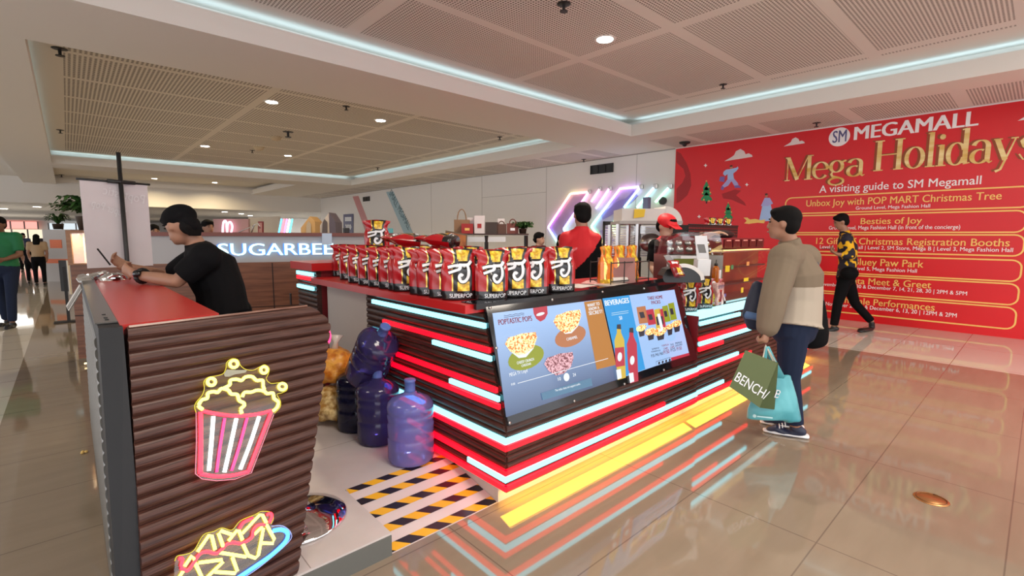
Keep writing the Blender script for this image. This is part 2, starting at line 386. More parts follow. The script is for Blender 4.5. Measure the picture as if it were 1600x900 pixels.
def grille(name, label, x0, y0, x1, y1, n):
    a, b = onX(x0, y0, WX), onX(x1, y1, WX)
    t = thing(name, label, 'vent', (WX, (a.y+b.y)/2, (a.z+b.z)/2)); lo, hi = V((WX-.03, min(a.y, b.y), min(a.z, b.z))), V((WX-.001, max(a.y, b.y), max(a.z, b.z)))
    MB().box((WX-.012, lo.y, lo.z), hi).build('backing', BLACK, t)
    m = MB()
    for k in range(n+1): y = lo.y+(hi.y-lo.y)*k/n; m.box((lo.x, y-.012, lo.z), (hi.x-.004, y+.012, hi.z))
    m.box(lo, (hi.x, hi.y, lo.z+.025)); m.box((lo.x, lo.y, hi.z-.025), hi); m.build('frame', M('vent_metal', (.03, .03, .03), .4, .5), t)
grille('wall_vent', 'black three-part vent grille high on the white wall left of the mural', 924, 259, 958, 269, 3)
grille('wall_vent', 'small black vent high on the far white wall between the two diagonal stripes', 568, 308, 578, 314, 2)

# ================================================================== RED HOLIDAY MURAL
RED = noise_mat('mural_red', (.66, .004, .010), (.76, .008, .015), (1, .5, .5), .8, .35)
GOLD = noise_mat('mural_gold', (.72, .42, .06), (.95, .78, .38), (1, 1, 5), 1.6, .4); YEL = M('mural_yellow', (.93, .60, .16), .5); WHT = M('mural_white', (.92, .88, .88), .5)
DRED = M('mural_dark_red', (.42, .006, .012), .45); BROWN = M('mural_brown', (.30, .06, .01), .5); LAV = M('mural_lavender', (.42, .42, .78), .5); SKYB = M('mural_sky_blue', (.40, .58, .92), .5)
GRN = M('mural_green', (.02, .30, .11), .5); PUR = M('mural_purple', (.22, .13, .42), .5); SKINP = M('mural_skin', (.55, .2, .1), .5); CLOUD = M('mural_cloud', (.80, .70, .68), .5); HAIRP = M('mural_hair', (.04, .01, .01), .5)
mural = thing('wall_mural', 'huge red holiday event mural covering the right end of the wall', 'mural', (WX-.01, 1, 0))
PX = WX-.012; NX = V((-1, 0, 0))
MB().box((PX, -4, .0), (WX-.001, 5.48, 3.27)).build('mural_panel', RED, mural)
def wp(x, y, X=PX): return onX(x, y, X)
def mtext(name, s, x0, y0, x1, y1, ytop, mat, bold=.01, lift=.003, shear=0):
    A, B, T = wp(x0, y0), wp(x1, y1), wp(x0, ytop); z = (A.z+B.z)/2; h = T.z-A.z; A.z = B.z = z
    m = MB(); lettering(m, s, A, B, h, NX, bold, lift, shear); return m.build(name, mat, mural)
mtext('wordmark', 'MEGAMALL', 1333.7, 219.5, 1526, 195.5, 199.5, WHT, .04, .003)
c = wp(1311.5, 214); m = MB(); m.cyl(c+V((-.002, 0, 0)), c+V((-.006, 0, 0)), wp(1311.5, 199.5).z-c.z, None, 36); m.build('logo_disc', WHT, mural)
mtext('logo_letters', 'SM', 1300.5, 224, 1322, 220.5, 206, M('mural_navy', (.1, .1, .25), .5), .012, .009)
# serif display lettering drawn stroke by stroke
def arc(cx, cy, rx, ry, a0, a1, tk=.046, tn=.012, n=20):
    p, w = [], []
    for i in range(n+1):
        a = radians(a0+(a1-a0)*i/n); p.append((cx+rx*cos(a), cy+ry*sin(a))); w.append(tn+(tk-tn)*abs(cos(a))**1.3)
    return p, w
def st(x0, y0, x1, y1, w): return [(x0, y0), (x1, y1)], [w, w]
GL = {'M': (.80, [st(.07, 0, .07, .7, .014), st(.08, .69, .37, .02, .052), st(.37, .02, .66, .7, .014), st(.69, 0, .69, .7, .05), st(0, .012, .15, .012, .014), st(.57, .012, .80, .012, .014), st(.0, .688, .12, .688, .014), st(.64, .688, .80, .688, .014)]),
 'e': (.45, [arc(.22, .235, .19, .235, 8, 322), st(.05, .26, .41, .26, .012)]),
 'g': (.46, [arc(.19, .31, .15, .16, 0, 360), arc(.2, -.11, .19, .1, 0, 360, .03, .02), ([(.1, .18), (.06, .1), (.1, .03), (.28, -.01)], [.014, .03, .035, .02]), st(.32, .42, .43, .46, .025)]),
 'a': (.45, [st(.35, .36, .35, .03, .047), arc(.2, .34, .15, .13, 0, 165), arc(.19, .14, .155, .14, 60, 320), ([(.35, .05), (.40, .0), (.45, .03)], [.03, .02, .01])]),
 'H': (.78, [st(.13, 0, .13, .7, .052), st(.63, 0, .63, .7, .052), st(.13, .36, .63, .36, .014)]+[st(x, y, x+.24, y, .014) for x in (.01, .51) for y in (.012, .688)]),
 'o': (.47, [arc(.225, .235, .19, .235, 0, 360)]), 'l': (.24, [st(.12, 0, .12, .76, .048), st(.01, .012, .23, .012, .014), st(.03, .735, .12, .755, .014)]),
 'i': (.24, [st(.12, 0, .12, .46, .048), st(.01, .012, .23, .012, .014), st(.03, .44, .12, .455, .014), arc(.12, .63, .03, .03, 0, 360, .03, .03)]),
 'd': (.50, [arc(.2, .235, .17, .235, 20, 340), st(.39, .03, .39, .76, .048), st(.36, .012, .5, .03, .014), st(.29, .735, .39, .755, .014)]),
 'y': (.46, [st(.07, .45, .25, .03, .046), ([(.42, .45), (.26, .04), (.18, -.16), (.08, -.2)], [.014, .02, .022, .03]), st(0, .455, .17, .455, .014), st(.33, .455, .47, .455, .014)]),
 's': (.36, [([(.31, .36), (.25, .45), (.15, .455), (.08, .38), (.14, .28), (.26, .2), (.31, .11), (.24, .02), (.13, .01), (.05, .12)], [.014, .014, .016, .035, .046, .046, .035, .016, .014, .014])])}
def serif(name, s, x0, y0, x1, y1, ytop, mat, lift, dx=0, dz=0, th=.003):
    A, B, T = wp(x0, y0), wp(x1, y1), wp(x0, ytop); A.z = B.z = (A.z+B.z)/2; h = (T.z-A.z)/.7
    tot = sum(GL[c][0] for c in s); u = (B-A)/tot; cx = 0; m = MB()
    for c in s:
        for p, w in GL[c][1]:
            m.ribbon([A+u*(cx+q[0])+V((-lift-.0003*(len(m.v) % 19), dx, q[1]*h+dz)) for q in p], [k*(h+u.length)/2 for k in w], NX, th)
        cx += GL[c][0]
    return m.build(name, mat, mural)
for w, a in (('Mega', (1226, 286.5, 1351, 270.5, 247)), ('Holidays', (1364, 268, 1618, 248, 221.5))):
    serif('title_backing', w, *a, BROWN, .001, .035, .012); serif('title_lettering', w, *a, GOLD, .006)
mtext('subtitle_lettering', 'A visiting guide to SM Megamall', 1280, 302, 1532.5, 287, 291, WHT, .012)
for s, a in (('Unbox Joy with POP MART Christmas Tree', (1259.5, 323.3, 1564.5, 310.7, 313.5)), ('Besties of Joy', (1344.5, 350.3, 1440, 349, 341)), ('12 Gifts of Christmas Registration Booths', (1275, 381.5, 1577, 384.5, 372)),
             ('Bluey Paw Park', (1334, 415, 1442.5, 417, 404.5)), ('Santa Meet & Greet', (1318, 443, 1454.5, 449.5, 433.5)), ('Chorale Performances', (1309, 474, 1460, 483.7, 464.5))):
    mtext('event_lettering', s, *a, YEL, .012)
for s, a in (('Ground Level, Mega Fashion Hall', (1337, 327.6, 1453, 323.9, 322.8)), ('Ground Level, Mega Fashion Hall (in front of the concierge)', (1295, 358.6, 1500, 357.8, 353)), ('Level 1, Fashion Hall | Level 2, SM Store, Mega B | Level 3, Mega Fashion Hall', (1281, 388.5, 1582.5, 393.3, 383.3)),
             ('Level 5, Mega Fashion Hall', (1333, 422.8, 1432.5, 424.8, 417.5)), ('November 16, 23, 30 & December 7, 14, 21, 28, 30 | 2PM & 5PM', (1279, 445, 1510.5, 462.5, 440)), ('November 22, 29 & December 6, 13, 20 | 12PM & 2PM', (1290, 477.5, 1494.5, 495.5, 472))):
    mtext('detail_lettering', s, *a, WHT, .01)
def rbox(x0, x1, yt, yb, r=.1, w=.010):
    a, b = wp(x0, (yt+yb)/2), wp(x1, (yt+yb)/2); zt, zb = wp(1500, yt).z, wp(1500, yb).z; pts = []
    for cy, cz, a0 in ((b.y+r, zt-r, 90), (a.y-r, zt-r, 0), (a.y-r, zb+r, -90), (b.y+r, zb+r, -180)):
        for k in range(6): t = radians(a0-18*k+0); t = radians(a0+90-18*k) if 0 else radians(a0); ang = radians({90: 180, 0: 90, -90: 0, -180: 270}[a0]-18*k); pts.append(V((PX-.001, cy+r*cos(ang) * 1, cz+r*sin(ang))))
    pts.append(pts[0]); MB().ribbon(pts, w, NX, .002).build('border_line', YEL, mural)
for x0, x1, yt, yb in ((1228, 1612, 296.2, 326.6), (1228, 1603, 331.2, 363), (1230, 1600, 367, 398), (1232, 1596, 404.3, 435.7), (1234, 1592, 439.3, 470.5), (1236, 1588, 474.5, 506.5)):
    rbox(x0, x1, yt, yb)
def flat(name, mat, pts, lift=.002): return MB().prism([wp(x, y)+V((-lift, 0, 0)) for x, y in pts], (-.0015, 0, 0)).build(name, mat, mural)
def ellp(cx, cy, rx, ry, n=16, a0=0): return [(cx+rx*cos(2*pi*k/n), cy-ry*sin(2*pi*k/n)) for k in range(n)]
def cloud(x, y, s, k=-.09):
    pts = [(-22, 4), (-12, -1), (-7, -4), (-4, -10), (3, -13), (9, -9), (11, -4), (16, -5), (21, -2), (22, 1)]
    flat('cloud', CLOUD, [(x+px*s, y+py*s+k*px*s) for px, py in pts])
cloud(1154, 246, 1); cloud(1241, 224.5, .75); cloud(1612, 183, 1)
for x, y in ((1102.5, 258.5), (1167, 288.5), (1092.5, 338.5)): flat('sparkle', WHT, [(x, y-3), (x+1, y-1), (x+3, y), (x+1, y+1), (x, y+3), (x-1, y+1), (x-3, y), (x-1, y-1)])
def tree(x, y, s):
    flat('tree_trunk', HAIRP, [(x-1*s, y), (x+1*s, y), (x+1*s, y-6*s), (x-1*s, y-6*s)])
    for dy, w in ((-8, 9), (-17, 7.5), (-25, 5.5)): flat('tree_tier', GRN, [(x-w*s, y+(dy+3)*s), (x-w*.9*s, y+dy*s), (x-w*.3*s, y+(dy-7)*s), (x, y+(dy-10)*s), (x+w*.3*s, y+(dy-7)*s), (x+w*.9*s, y+dy*s), (x+w*s, y+(dy+3)*s), (x, y+(dy+4.5)*s)], .003)
    for dx, dy in ((-4, -6), (4, -4), (6, -17), (-6, -17), (3, -26), (0, -35)): flat('tree_bauble', M('mural_ochre', (.85, .45, .12), .5), ellp(x+dx*s, y+dy*s, 1.3*s, 1.4*s, 8), .006)
tree(1104, 318, 1); tree(1138, 345, .8)
# running figure with a bag, drawn flat on the mural
flat('figure_leg', LAV, [(1138, 279), (1147, 279), (1153, 286), (1154, 290), (1148, 291), (1143, 283), (1138, 290), (1132, 293), (1128, 291), (1134, 284)], .003)
flat('figure_torso', SKYB, [(1131, 268), (1135, 265), (1142, 264), (1151, 262), (1153, 260), (1154, 263), (1151, 267), (1146, 271), (1147, 280), (1137, 281), (1137, 272), (1133, 275), (1130, 272)], .005)
flat('figure_head', SKINP, ellp(1143, 261.5, 2.2, 2.6), .007); flat('figure_hair', HAIRP, [(1140.5, 261), (1141, 258.5), (1144, 258), (1145.5, 260)], .009)
flat('figure_bag', PUR, [(1125.5, 276), (1133, 276), (1132, 284.5), (1124, 283)], .009); flat('figure_shoe', PUR, [(1148, 290), (1155, 289.5), (1158.5, 293.5), (1148, 293.5)], .007); flat('figure_shoe', PUR, [(1128, 290), (1132, 293), (1130, 297), (1126.5, 296)], .007)
flat('figure_shade', DRED, [(1128, 303), (1140, 299), (1148, 296), (1158, 298), (1150, 305), (1163, 316), (1166, 322), (1152, 316), (1143, 312), (1130, 310)], .0005)
flat('figure_dress', SKYB, [(1192, 318), (1204, 318), (1210, 345), (1186, 346)], .003); flat('figure_coat', LAV, [(1189, 322), (1195, 309), (1203, 309), (1208, 318), (1200, 322)], .005); flat('figure_head', SKINP, ellp(1198, 306, 2.2, 2.6), .007); flat('figure_hair', HAIRP, [(1195.5, 305.5), (1196, 302.5), (1199, 302), (1200.5, 304)], .009)
flat('gold_ribbon', YEL, [(1162, 340), (1168, 340), (1172, 343), (1180, 342), (1188, 344), (1196, 343), (1194, 349), (1184, 348), (1176, 349), (1170, 350), (1163, 349), (1167, 345)], .004)
flat('swirl', DRED, [(1057, 236), (1064, 240), (1073, 255), (1079, 272), (1080, 290), (1074, 305), (1064, 314), (1057, 318), (1057, 295), (1066, 286), (1071, 275), (1068, 264), (1057, 254)], .001)
# ================================================================== THE BOOTH
WOOD = noise_mat('walnut_slat', (.028, .010, .008), (.115, .050, .037), (1.5, 1.5, 46), 5, .40, 6, .3, .75, spec=.3)
CAPW = noise_mat('walnut_cap_sheen', (.16, .075, .055), (.27, .15, .11), (1.5, 1.5, 30), 5, .25)  # paler walnut: the reflection along the panel's top is put into the colour
REDL = M('red_laminate', (.52, .014, .016), .3); DARKL = M('dark_laminate', (.03, .012, .012), .45)
STEEL = M('stainless_steel', (.62, .61, .6), .28, 1); CHROME = M('chrome', (.75, .75, .76), .06, 1)
GLOSSB = M('black_gloss', (.008, .008, .010), .08); WHITEP = M('white_panel', (.62, .57, .53), .5); CREAM = M('cream_card', (.75, .7, .6), .6)
LEDW = G('led_white', (.22, .90, 1.05), 1.9); LEDR = G('led_red', (1, .0, .008), 2.2); GOLDF = M('gold_foil', (.95, .66, .18), .22, .9)
REDM = M('maroon_panel', (.20, .012, .018), .4)
PLAT = noise_mat('platform_tile', (.54, .49, .475), (.63, .575, .56), (1, 1, 1), 3, .35)
def strip(parent, A, B, n, h=.024, mat=LEDW, d=.016, label=None):
    A, B, n = V(A), V(B), V(n).normalized(); up = n.cross((B-A).normalized())*h/2
    o = MB().hexa([A-up, B-up, B-up+n*d, A-up+n*d], [A+up, B+up, B+up+n*d, A+up+n*d]).build('led_strip', mat, parent)
    return lab(o, label or ('white glowing strip' if mat == LEDW else 'red glowing strip'))
def ribs(mb, z0, z1, PL, PR, n, pitch=.04, amp=.013, th=.03, per=6):
    n = V(n).normalized(); N_ = int(round((z1-z0)/pitch)); zs, os = [], []
    for k in range(N_):
        for j in range(per):
            t = j/per; zs.append(z0+(k+t)*(z1-z0)/N_); os.append(amp*(0 if j == 0 else (1-(abs(t-.55)*1.9)**3)))
    zs.append(z1); os.append(0)
    q = len(zs); vs = [PL(z)+n*o for z, o in zip(zs, os)]+[PR(z)+n*o for z, o in zip(zs, os)]+[PL(z)-n*th for z in zs]+[PR(z)-n*th for z in zs]
    fs = []
    for i in range(q-1):
        fs += [(i, q+i, q+i+1, i+1), (2*q+i+1, 3*q+i+1, 3*q+i, 2*q+i), (i+1, 2*q+i+1, 2*q+i, i), (q+i, 3*q+i, 3*q+i+1, q+i+1)]
    fs += [(0, 2*q, 3*q, q), (q-1, 2*q-1, 4*q-1, 3*q-1)]
    return mb.add(vs, fs)
# ---- raised platform and striped ramp
plat = thing('booth_platform', 'low pale tiled platform that the counters and stools stand on', 'platform', (1, 3, 0))
m = MB(); m.box((.08, 1.854, 0), (.972, 2.345, .103)); m.box((.08, 2.345, 0), (6.55, 4.66, .103)); m.box((1.635, 1.9, 0), (6.5, 2.345, .098)); m.build('deck', PLAT, plat)
m = MB(); m.box((.08, 1.848, 0), (.97, 1.854, .094)); m.build('front_edge', M('edge_grey', (.13, .135, .125), .5), plat)
m = MB(); m.box((.5, 2.9, .103), (1.5, 2.903, .1035)); m.box((.62, 1.86, .103), (.623, 2.9, .1035)); m.build('tile_joint', M('joint', (.3, .26, .24), .8), plat)
ramp = thing('access_ramp', 'white ramp with black and yellow hazard tape beside the kiosk corner', 'ramp', (1.28, 2.1, 0))
RY0, RY1, RX0, RX1 = 1.856, 2.345, .975, 1.60
def rp(x, s, l=0): return V((x, RY1+(RY0-RY1)*s, .103*(1-s)+l+.001))
m = MB(); m.add([rp(RX0, 0), rp(RX1, 0), rp(RX1, 1), rp(RX0, 1), (RX0, RY1, 0), (RX1, RY1, 0)], [(3, 2, 1, 0), (0, 1, 5, 4), (0, 4, 3), (1, 2, 5), (4, 5, 2, 3)]); m.build('ramp_surface', M('ramp_white', (.66, .58, .57), .4), ramp)
def hazard():
    m, N, L, b = nt('hazard_tape'); tc = N.new('ShaderNodeTexCoord'); sp = N.new('ShaderNodeSeparateXYZ'); L.new(tc.outputs['Object'], sp.inputs[0])
    f = mth(N, L, 'FRACT', mth(N, L, 'ADD', mth(N, L, 'DIVIDE', mth(N, L, 'ADD', sp.outputs[0], mth(N, L, 'MULTIPLY', sp.outputs[1], 1.15)), .155), 50.1))
    L.new(mixc(N, L, mth(N, L, 'GREATER_THAN', f, .5), (.015, .012, .02), (.80, .42, .02)), b.inputs['Base Color']); b.inputs['Roughness'].default_value = .3; return m
HZ = hazard()
for s0, s1 in ((.005, .085), (.205, .30), (.43, .53), (.655, .76), (.885, .99)): m = MB(); m.add([rp(RX0+.004, s1, .0015), rp(RX1-.004, s1, .0015), rp(RX1-.004, s0, .0015), rp(RX0+.004, s0, .0015)], [(0, 1, 2, 3)]); m.build('hazard_tape', HZ, ramp)

# ---- main kiosk: side (X = 1.566) and leaning menu front
KX, KY = 1.566, 1.752
def KF(z): return KY+max(0, z-.42)*.29
kiosk = thing('popcorn_kiosk', 'dark slatted popcorn counter with red top, menu screens and neon chevrons', 'kiosk', (2.5, 2.3, .0))
NF = V((0, -1, .29)).normalized(); NS = V((-1, 0, 0)); ND = V((0, -1, 0))
m = MB(); ribs(m, .10, 1.02, lambda z: V((KX+.012, 3.28, z)), lambda z: V((KX+.012, KF(z)+.012, z)), NS, .04, .012, .03); m.build('side_cladding', WOOD, kiosk)
m = MB(); ribs(m, .10, .42, lambda z: V((KX+.012, KF(z)+.012, z)), lambda z: V((3.57, KF(z)+.012, z)), ND, .04, .012, .03)
ribs(m, .42, 1.02, lambda z: V((KX+.012, KF(z)+.012, z)), lambda z: V((3.57, KF(z)+.012, z)), NF, .04, .012, .03); m.build('front_cladding', WOOD, kiosk)
PLN = M('plinth_grey', (.60, .56, .50), .5); m = MB(); m.box((1.602, 1.857, 0), (3.568, 1.89, .13)); m.box((1.602, 1.8905, 0), (1.63, 2.34, .13)); m.build('plinth', PLN, kiosk)
m = MB(); m.box((1.62, 2.5, .10), (3.57, 2.53, 1.02)); m.box((2.02, 3.3, .10), (2.05, 4.0, 1.02)); m.build('inner_panel', DARKL, kiosk)
m = MB(); m.prism([(1.45, 1.935, 1.025), (3.6, 1.935, 1.025), (3.6, 2.55, 1.025), (2.08, 2.55, 1.025), (2.08, 4.04, 1.025), (1.45, 4.04, 1.025)], (0, 0, .045)); m.build('countertop', REDL, kiosk)
MB().box((1.58, 3.285, .104), (1.61, 4.03, 1.02)).build('cabinet_panel', WHITEP, kiosk)
p = onX(454.5, 468, 1.576); MB().box((1.57, p.y-.016, p.z-.05), (1.58, p.y+.016, p.z+.06)).build('handle_slot', BLACK, kiosk)
def sy(x, y): return onX(x, y, KX-.006)
for x0, y0, x1, y1, mat in ((583, 473.5, 760, 509.5, LEDW), (600, 507, 767, 547.8, LEDR), (677.5, 536, 769, 561, LEDW), (590, 546, 778, 610, LEDR), (704, 599, 781.5, 624, LEDW), (585, 560, 782.5, 636, LEDR)):
    A, B = sy(x0, y0), sy(x1, y1); z = B.z; strip(kiosk, (KX-.002, min(A.y, 3.2), z), (KX-.002, B.y+.004, z), NS, .026, mat)
for z, mat, y0, xe, ye in ((.388, LEDW, 3.0, 1144, 559), (.352, LEDR, 3.0, 1158, 560), (.222, LEDR, 2.7, 1037, 632), (.187, LEDW, 2.057, 1127, 600), (.138, LEDR, 2.6, 1139, 602)):
    strip(kiosk, (KX-.002, y0, z), (KX-.002, KY-.014, z), NS, .028, mat)
    e = onY(xe, ye, KY).x; strip(kiosk, (KX-.016, KY+.002, z), (min(e, 3.565), KY+.002, z), ND, .028, mat)
# amber light strip hidden under the front overhang, washing the floor
def amber(x0, x1, par):
    MB().box((x0, 1.80, .094), (x1, 1.808, .099)).build('under_light', G('amber_led', (1, .5, .05), .3), par)
    area_light('under_glow', ((x0+x1)/2, 1.800, .088), x1-x0, 2.1*(x1-x0), (1, .52, .035), (-.35, 0, 0), par, .085)
amber(1.603, 3.55, kiosk)
# ---- menu screens behind one glass front
scr = thing('menu_display', 'pair of glowing menu screens in a black glass frame leaning on the kiosk front', 'menu board', (2.5, 1.82, .75), None)
P0 = V((0, KF(.75)-.022, .75))
def sp(x, y, l=0): return onP(x, y, P0+NF*l, NF)
def quad(name, pts, mat, l, th=.001, lb=None):
    o = MB().prism([sp(x, y, l) for x, y in pts], -NF*th).build(name, mat, scr)
    return lab(o, lb) if lb else o
quad('glass_frame', [(758.5, 476), (1056, 432), (1090, 561), (795, 665)], GLOSSB, .006, .02)
m = MB(); m.box((1.50, KF(1.06)-.03, 1.0705), (3.58, KF(1.06)+.10, 1.0755)); m.box((1.50, KF(1.06)-.03, 1.045), (3.58, KF(1.06)-.012, 1.0705)); m.build('frame_top', GLOSSB, scr)
for x, y in ((765.5, 481), (862.5, 468.5), (941, 456), (1006, 451), (796, 661), (897, 626.5), (975.5, 600), (1037, 578), (775, 544)):
    q = sp(x, y, .006); MB().cyl(q, q+NF*.006, .008, .007, 12).build('screw', STEEL, scr, True)
def grad(name, top, bot, z0, z1, s):
    m, N, L, b = nt(name); tc = N.new('ShaderNodeTexCoord'); spn = N.new('ShaderNodeSeparateXYZ'); L.new(tc.outputs['Object'], spn.inputs[0])
    mr = N.new('ShaderNodeMapRange'); mr.inputs[1].default_value = z0-.75; mr.inputs[2].default_value = z1-.75; L.new(spn.outputs[2], mr.inputs[0])
    L.new(mixc(N, L, mr.outputs[0], bot, top), b.inputs['Emission Color']); b.inputs['Emission Strength'].default_value = s
    b.inputs['Base Color'].default_value = (.01, .01, .01, 1); b.inputs['Roughness'].default_value = .08; return m
def cx(x, y): return (740+x/4, 430+y/4)          # screen-art coordinates
def art(name, pts, mat, l=.009): return quad(name, [cx(*p) for p in pts], mat, l, .0008)
def el(x, y, rx, ry, n=20, sk=-.25, f=0): return [(x+rx*cos(2*pi*k/n), y+ry*sin(2*pi*k/n)+sk*rx*cos(2*pi*k/n)) for k in range(n)]
def stext(name, s, x0, y0, x1, y1, ytop, mat, bold=.02, l=.011):
    A, B, T = sp(*cx(x0, y0), l), sp(*cx(x1, y1), l), sp(*cx(x0, ytop), l); m = MB(); lettering(m, s, A, B, (T-A).length, NF, bold, 0); return m.build(name, mat, scr)
quad('screen', [(769.5, 489.5), (939.5, 467.5), (967.5, 592), (791, 652)], grad('screen_menu', (.42, .62, .98), (.05, .09, .20), .50, .96, .62), .0075, .001, 'left glowing menu screen')
quad('screen', [(941.5, 466.5), (1053.7, 452.5), (1077, 553.7), (969.5, 591)], grad('screen_packs', (.42, .62, .98), (.40, .60, .95), .5, 1.05, .62), .0075, .001, 'right glowing menu screen')
gW, gM, gO, gB, gC = G('screen_ink_white', (.9, .95, 1), 0.61), G('screen_ink_maroon', (.30, .01, .04), 0.48), G('screen_orange', (.58, .22, .02), 0.54), G('screen_navy', (.02, .035, .08), 0.54), G('screen_cyan', (.0, .33, .78), 0.61)
gG, gT, gR, gK, gY = G('screen_green', (.36, .42, .01), 0.51), G('screen_tan', (.62, .22, .08), 0.51), G('screen_red', (.62, .02, .06), 0.54), G('screen_ink_dark', (.02, .02, .04), 0.48), G('screen_yellow', (.8, .55, .05), 0.54)
CORN1 = noise_mat('screen_corn', (.45, .09, .01), (.95, .78, .35), (1, 1, 1), 90, .3, 2, .40, .60, es=.5); CORN2 = noise_mat('screen_corn_dark', (.10, .02, .03), (.5, .3, .35), (1, 1, 1), 90, .3, 2, .4, .6, es=.4)
stext('screen_lettering', 'POPTASTIC POPS', 157, 312, 366, 284, 279, gM, .03)
art('badge', [(372, 205), (459, 192), (463, 240), (445, 275), (418, 290), (392, 272), (376, 240)], gR); art('badge_mark', el(418, 243, 26, 10, 14), gW, .011)
m = MB()
for y in (252, 262): m.ribbon([sp(*cx(190+k*18, y-k*2.6+(k % 2)*5), .010) for k in range(8)], .0012, NF, .0008)
m.build('script_line', gB, scr)
def bowl(x, y, r, corn, disc, dl):
    if disc: art('flavour_disc', el(x+dl[0], y+dl[1], r*1.12, r*.75), disc)
    if disc: art('bowl', [(x-r, y-10), (x+r, y-60), (x+r*.75, y+20), (x+r*.3, y+r*.72), (x-r*.15, y+r*.78), (x-r*.7, y+r*.35)], gW, .010)
    art('popcorn', [(x-r*1.02, y-10), (x-r*.8, y-50), (x-r*.4, y-60), (x, y-75), (x+r*.5, y-80), (x+r*.9, y-85), (x+r*.98, y-50), (x+r*.8, y+8), (x+r*.3, y+50), (x-r*.2, y+62), (x-r*.7, y+35)], corn, .012)
bowl(298, 440, 100, CORN1, gG, (30, 75)); bowl(587, 300, 86, CORN1, gT, (18, 82)); bowl(535, 565, 92, CORN2, None, 0)
stext('screen_lettering', 'CHEESY CRUNCH', 272, 558, 378, 532, 541, gW); stext('screen_lettering', 'CHEDDAR', 300, 575, 360, 559, 560, gW); stext('screen_lettering', 'CARAMEL', 583, 410, 650, 393, 393, gW)
art('secret_panel', [(690, 167), (798, 152), (890, 560), (770, 590)], gO, .0095)
for s, a in (('WANT TO', (712, 200, 788, 186, 181)), ('KNOW A', (722, 222, 786, 210, 204)), ('SECRET?', (722, 250, 806, 236, 228))): stext('screen_lettering', s, *a, gW, .03, .0125)
stext('screen_lettering', 'MEGA TV 1.mp4', 225, 634, 338, 606, 612, gW, .005)
MB().ribbon([sp(*cx(275, 676), .0125), sp(*cx(840, 520), .0125)], .0016, NF, .0006).build('progress_line', gW, scr)
art('play_button', el(581, 637, 18, 26, 18, 0), gW, .0125); stext('screen_lettering', '10', 528, 660, 546, 656, 640, gW, .01); stext('screen_lettering', '24', 622, 634, 640, 630, 614, gW, .01); stext('screen_lettering', '0:00', 235, 690, 260, 684, 676, gW, .005)
art('notice_bar', [(423, 737), (735, 642), (743, 690), (433, 781)], G('screen_steel', (.10, .26, .42), 0.54), .0115); stext('screen_lettering', 'The video does not support audio.', 510, 728, 668, 684, 715, gW, .005, .0135)
art('beverage_panel', [(806, 146), (972, 124), (1073, 587), (917, 642)], gC, .0090)
stext('screen_lettering', 'BEVERAGES', 823, 192, 972, 172, 160, gW, .05)
m = MB()
for y in (238, 250): m.ribbon([sp(*cx(862, y), .0105), sp(*cx(968, y-16), .0105)], .0022, NF, .0006)
m.build('small_print_line', G('screen_pale', (.5, .75, .95), 0.54), scr); stext('screen_lettering', '50', 912, 280, 930, 277, 258, gW)
def bottle(x0, y0, c1, c2):
    art('drink_bottle', [(x0, y0+80), (x0+16, y0+30), (x0+16, y0), (x0+40, y0), (x0+42, y0+30), (x0+62, y0+75), (x0+72, y0+310), (x0+22, y0+325)], c1, .0105)
    art('drink_cap', [(x0+15, y0+5), (x0+17, y0-22), (x0+40, y0-24), (x0+42, y0+8)], gK, .012)
    art('drink_label', [(x0+2, y0+125), (x0+60, y0+118), (x0+66, y0+235), (x0+10, y0+245)], c2, .012); art('drink_mark', el(x0+34, y0+180, 14, 28), gW, .0135); art('drink_foot', [(x0+12, y0+262), (x0+40, y0+256), (x0+46, y0+312), (x0+20, y0+322)], gW, .0135)
bottle(880, 330, gY, gR); bottle(958, 352, gR, gR)
stext('screen_lettering', 'TAKE HOME', 1088, 155, 1182, 145, 135, gM, .04); stext('screen_lettering', 'PACKS', 1113, 182, 1168, 176, 162, gM, .04)
for x, y, w, h, c in ((1018, 200, 55, 105, gT), (1075, 218, 48, 95, gR), (1128, 215, 38, 150, gY), (1160, 215, 26, 145, gR), (1178, 195, 34, 100, gG), (1215, 178, 36, 105, gG)):
    art('pack', [(x, y), (x+w, y-8), (x+w+20, y+h-8), (x+18, y+h)], c, .0095); art('pack_band', [(x+w*.3, y+h*.3), (x+w*.8, y+h*.27), (x+w*.9+5, y+h*.62), (x+w*.4+5, y+h*.66)], gK, .0105)
stext('screen_lettering', 'J', 1148, 330, 1178, 322, 250, gW, .05, .0115)
for x, y, r in ((1048, 330, 32), (1105, 352, 34), (1165, 352, 40), (1225, 322, 26), (1268, 302, 32)):
    art('cup', [(x-r*.6, y+12), (x+r*.7, y+4), (x+r*.6, y+48), (x-r*.3, y+56)], gK, .0100); art('popcorn', el(x, y, r, r*.65, 14), CORN1, .0115)
for s, a in (('SUPERPOP', (1115, 468, 1160, 460, 458)), ('POWERPACKS', (1112, 484, 1168, 474, 475)), ('TORTILLA', (1177, 448, 1220, 438, 437)), ('CHIPS', (1188, 467, 1215, 461, 455)), ('TATO', (1230, 442, 1252, 438, 430)), ('CHIPS', (1230, 458, 1255, 452, 447)), ('PREMIUM', (1262, 432, 1302, 424, 421)), ('CHOCOPOP', (1260, 448, 1305, 438, 437)),
             ('P35 P45 P60', (1112, 515, 1185, 496, 497)), ('P150', (1190, 495, 1224, 486, 472)), ('P125', (1234, 480, 1263, 472, 460)), ('P150', (1272, 472, 1302, 464, 452))): stext('price_lettering', s, *a, gM if s in ('TORTILLA', 'CHIPS', 'P150') else gB, .01, .0115)
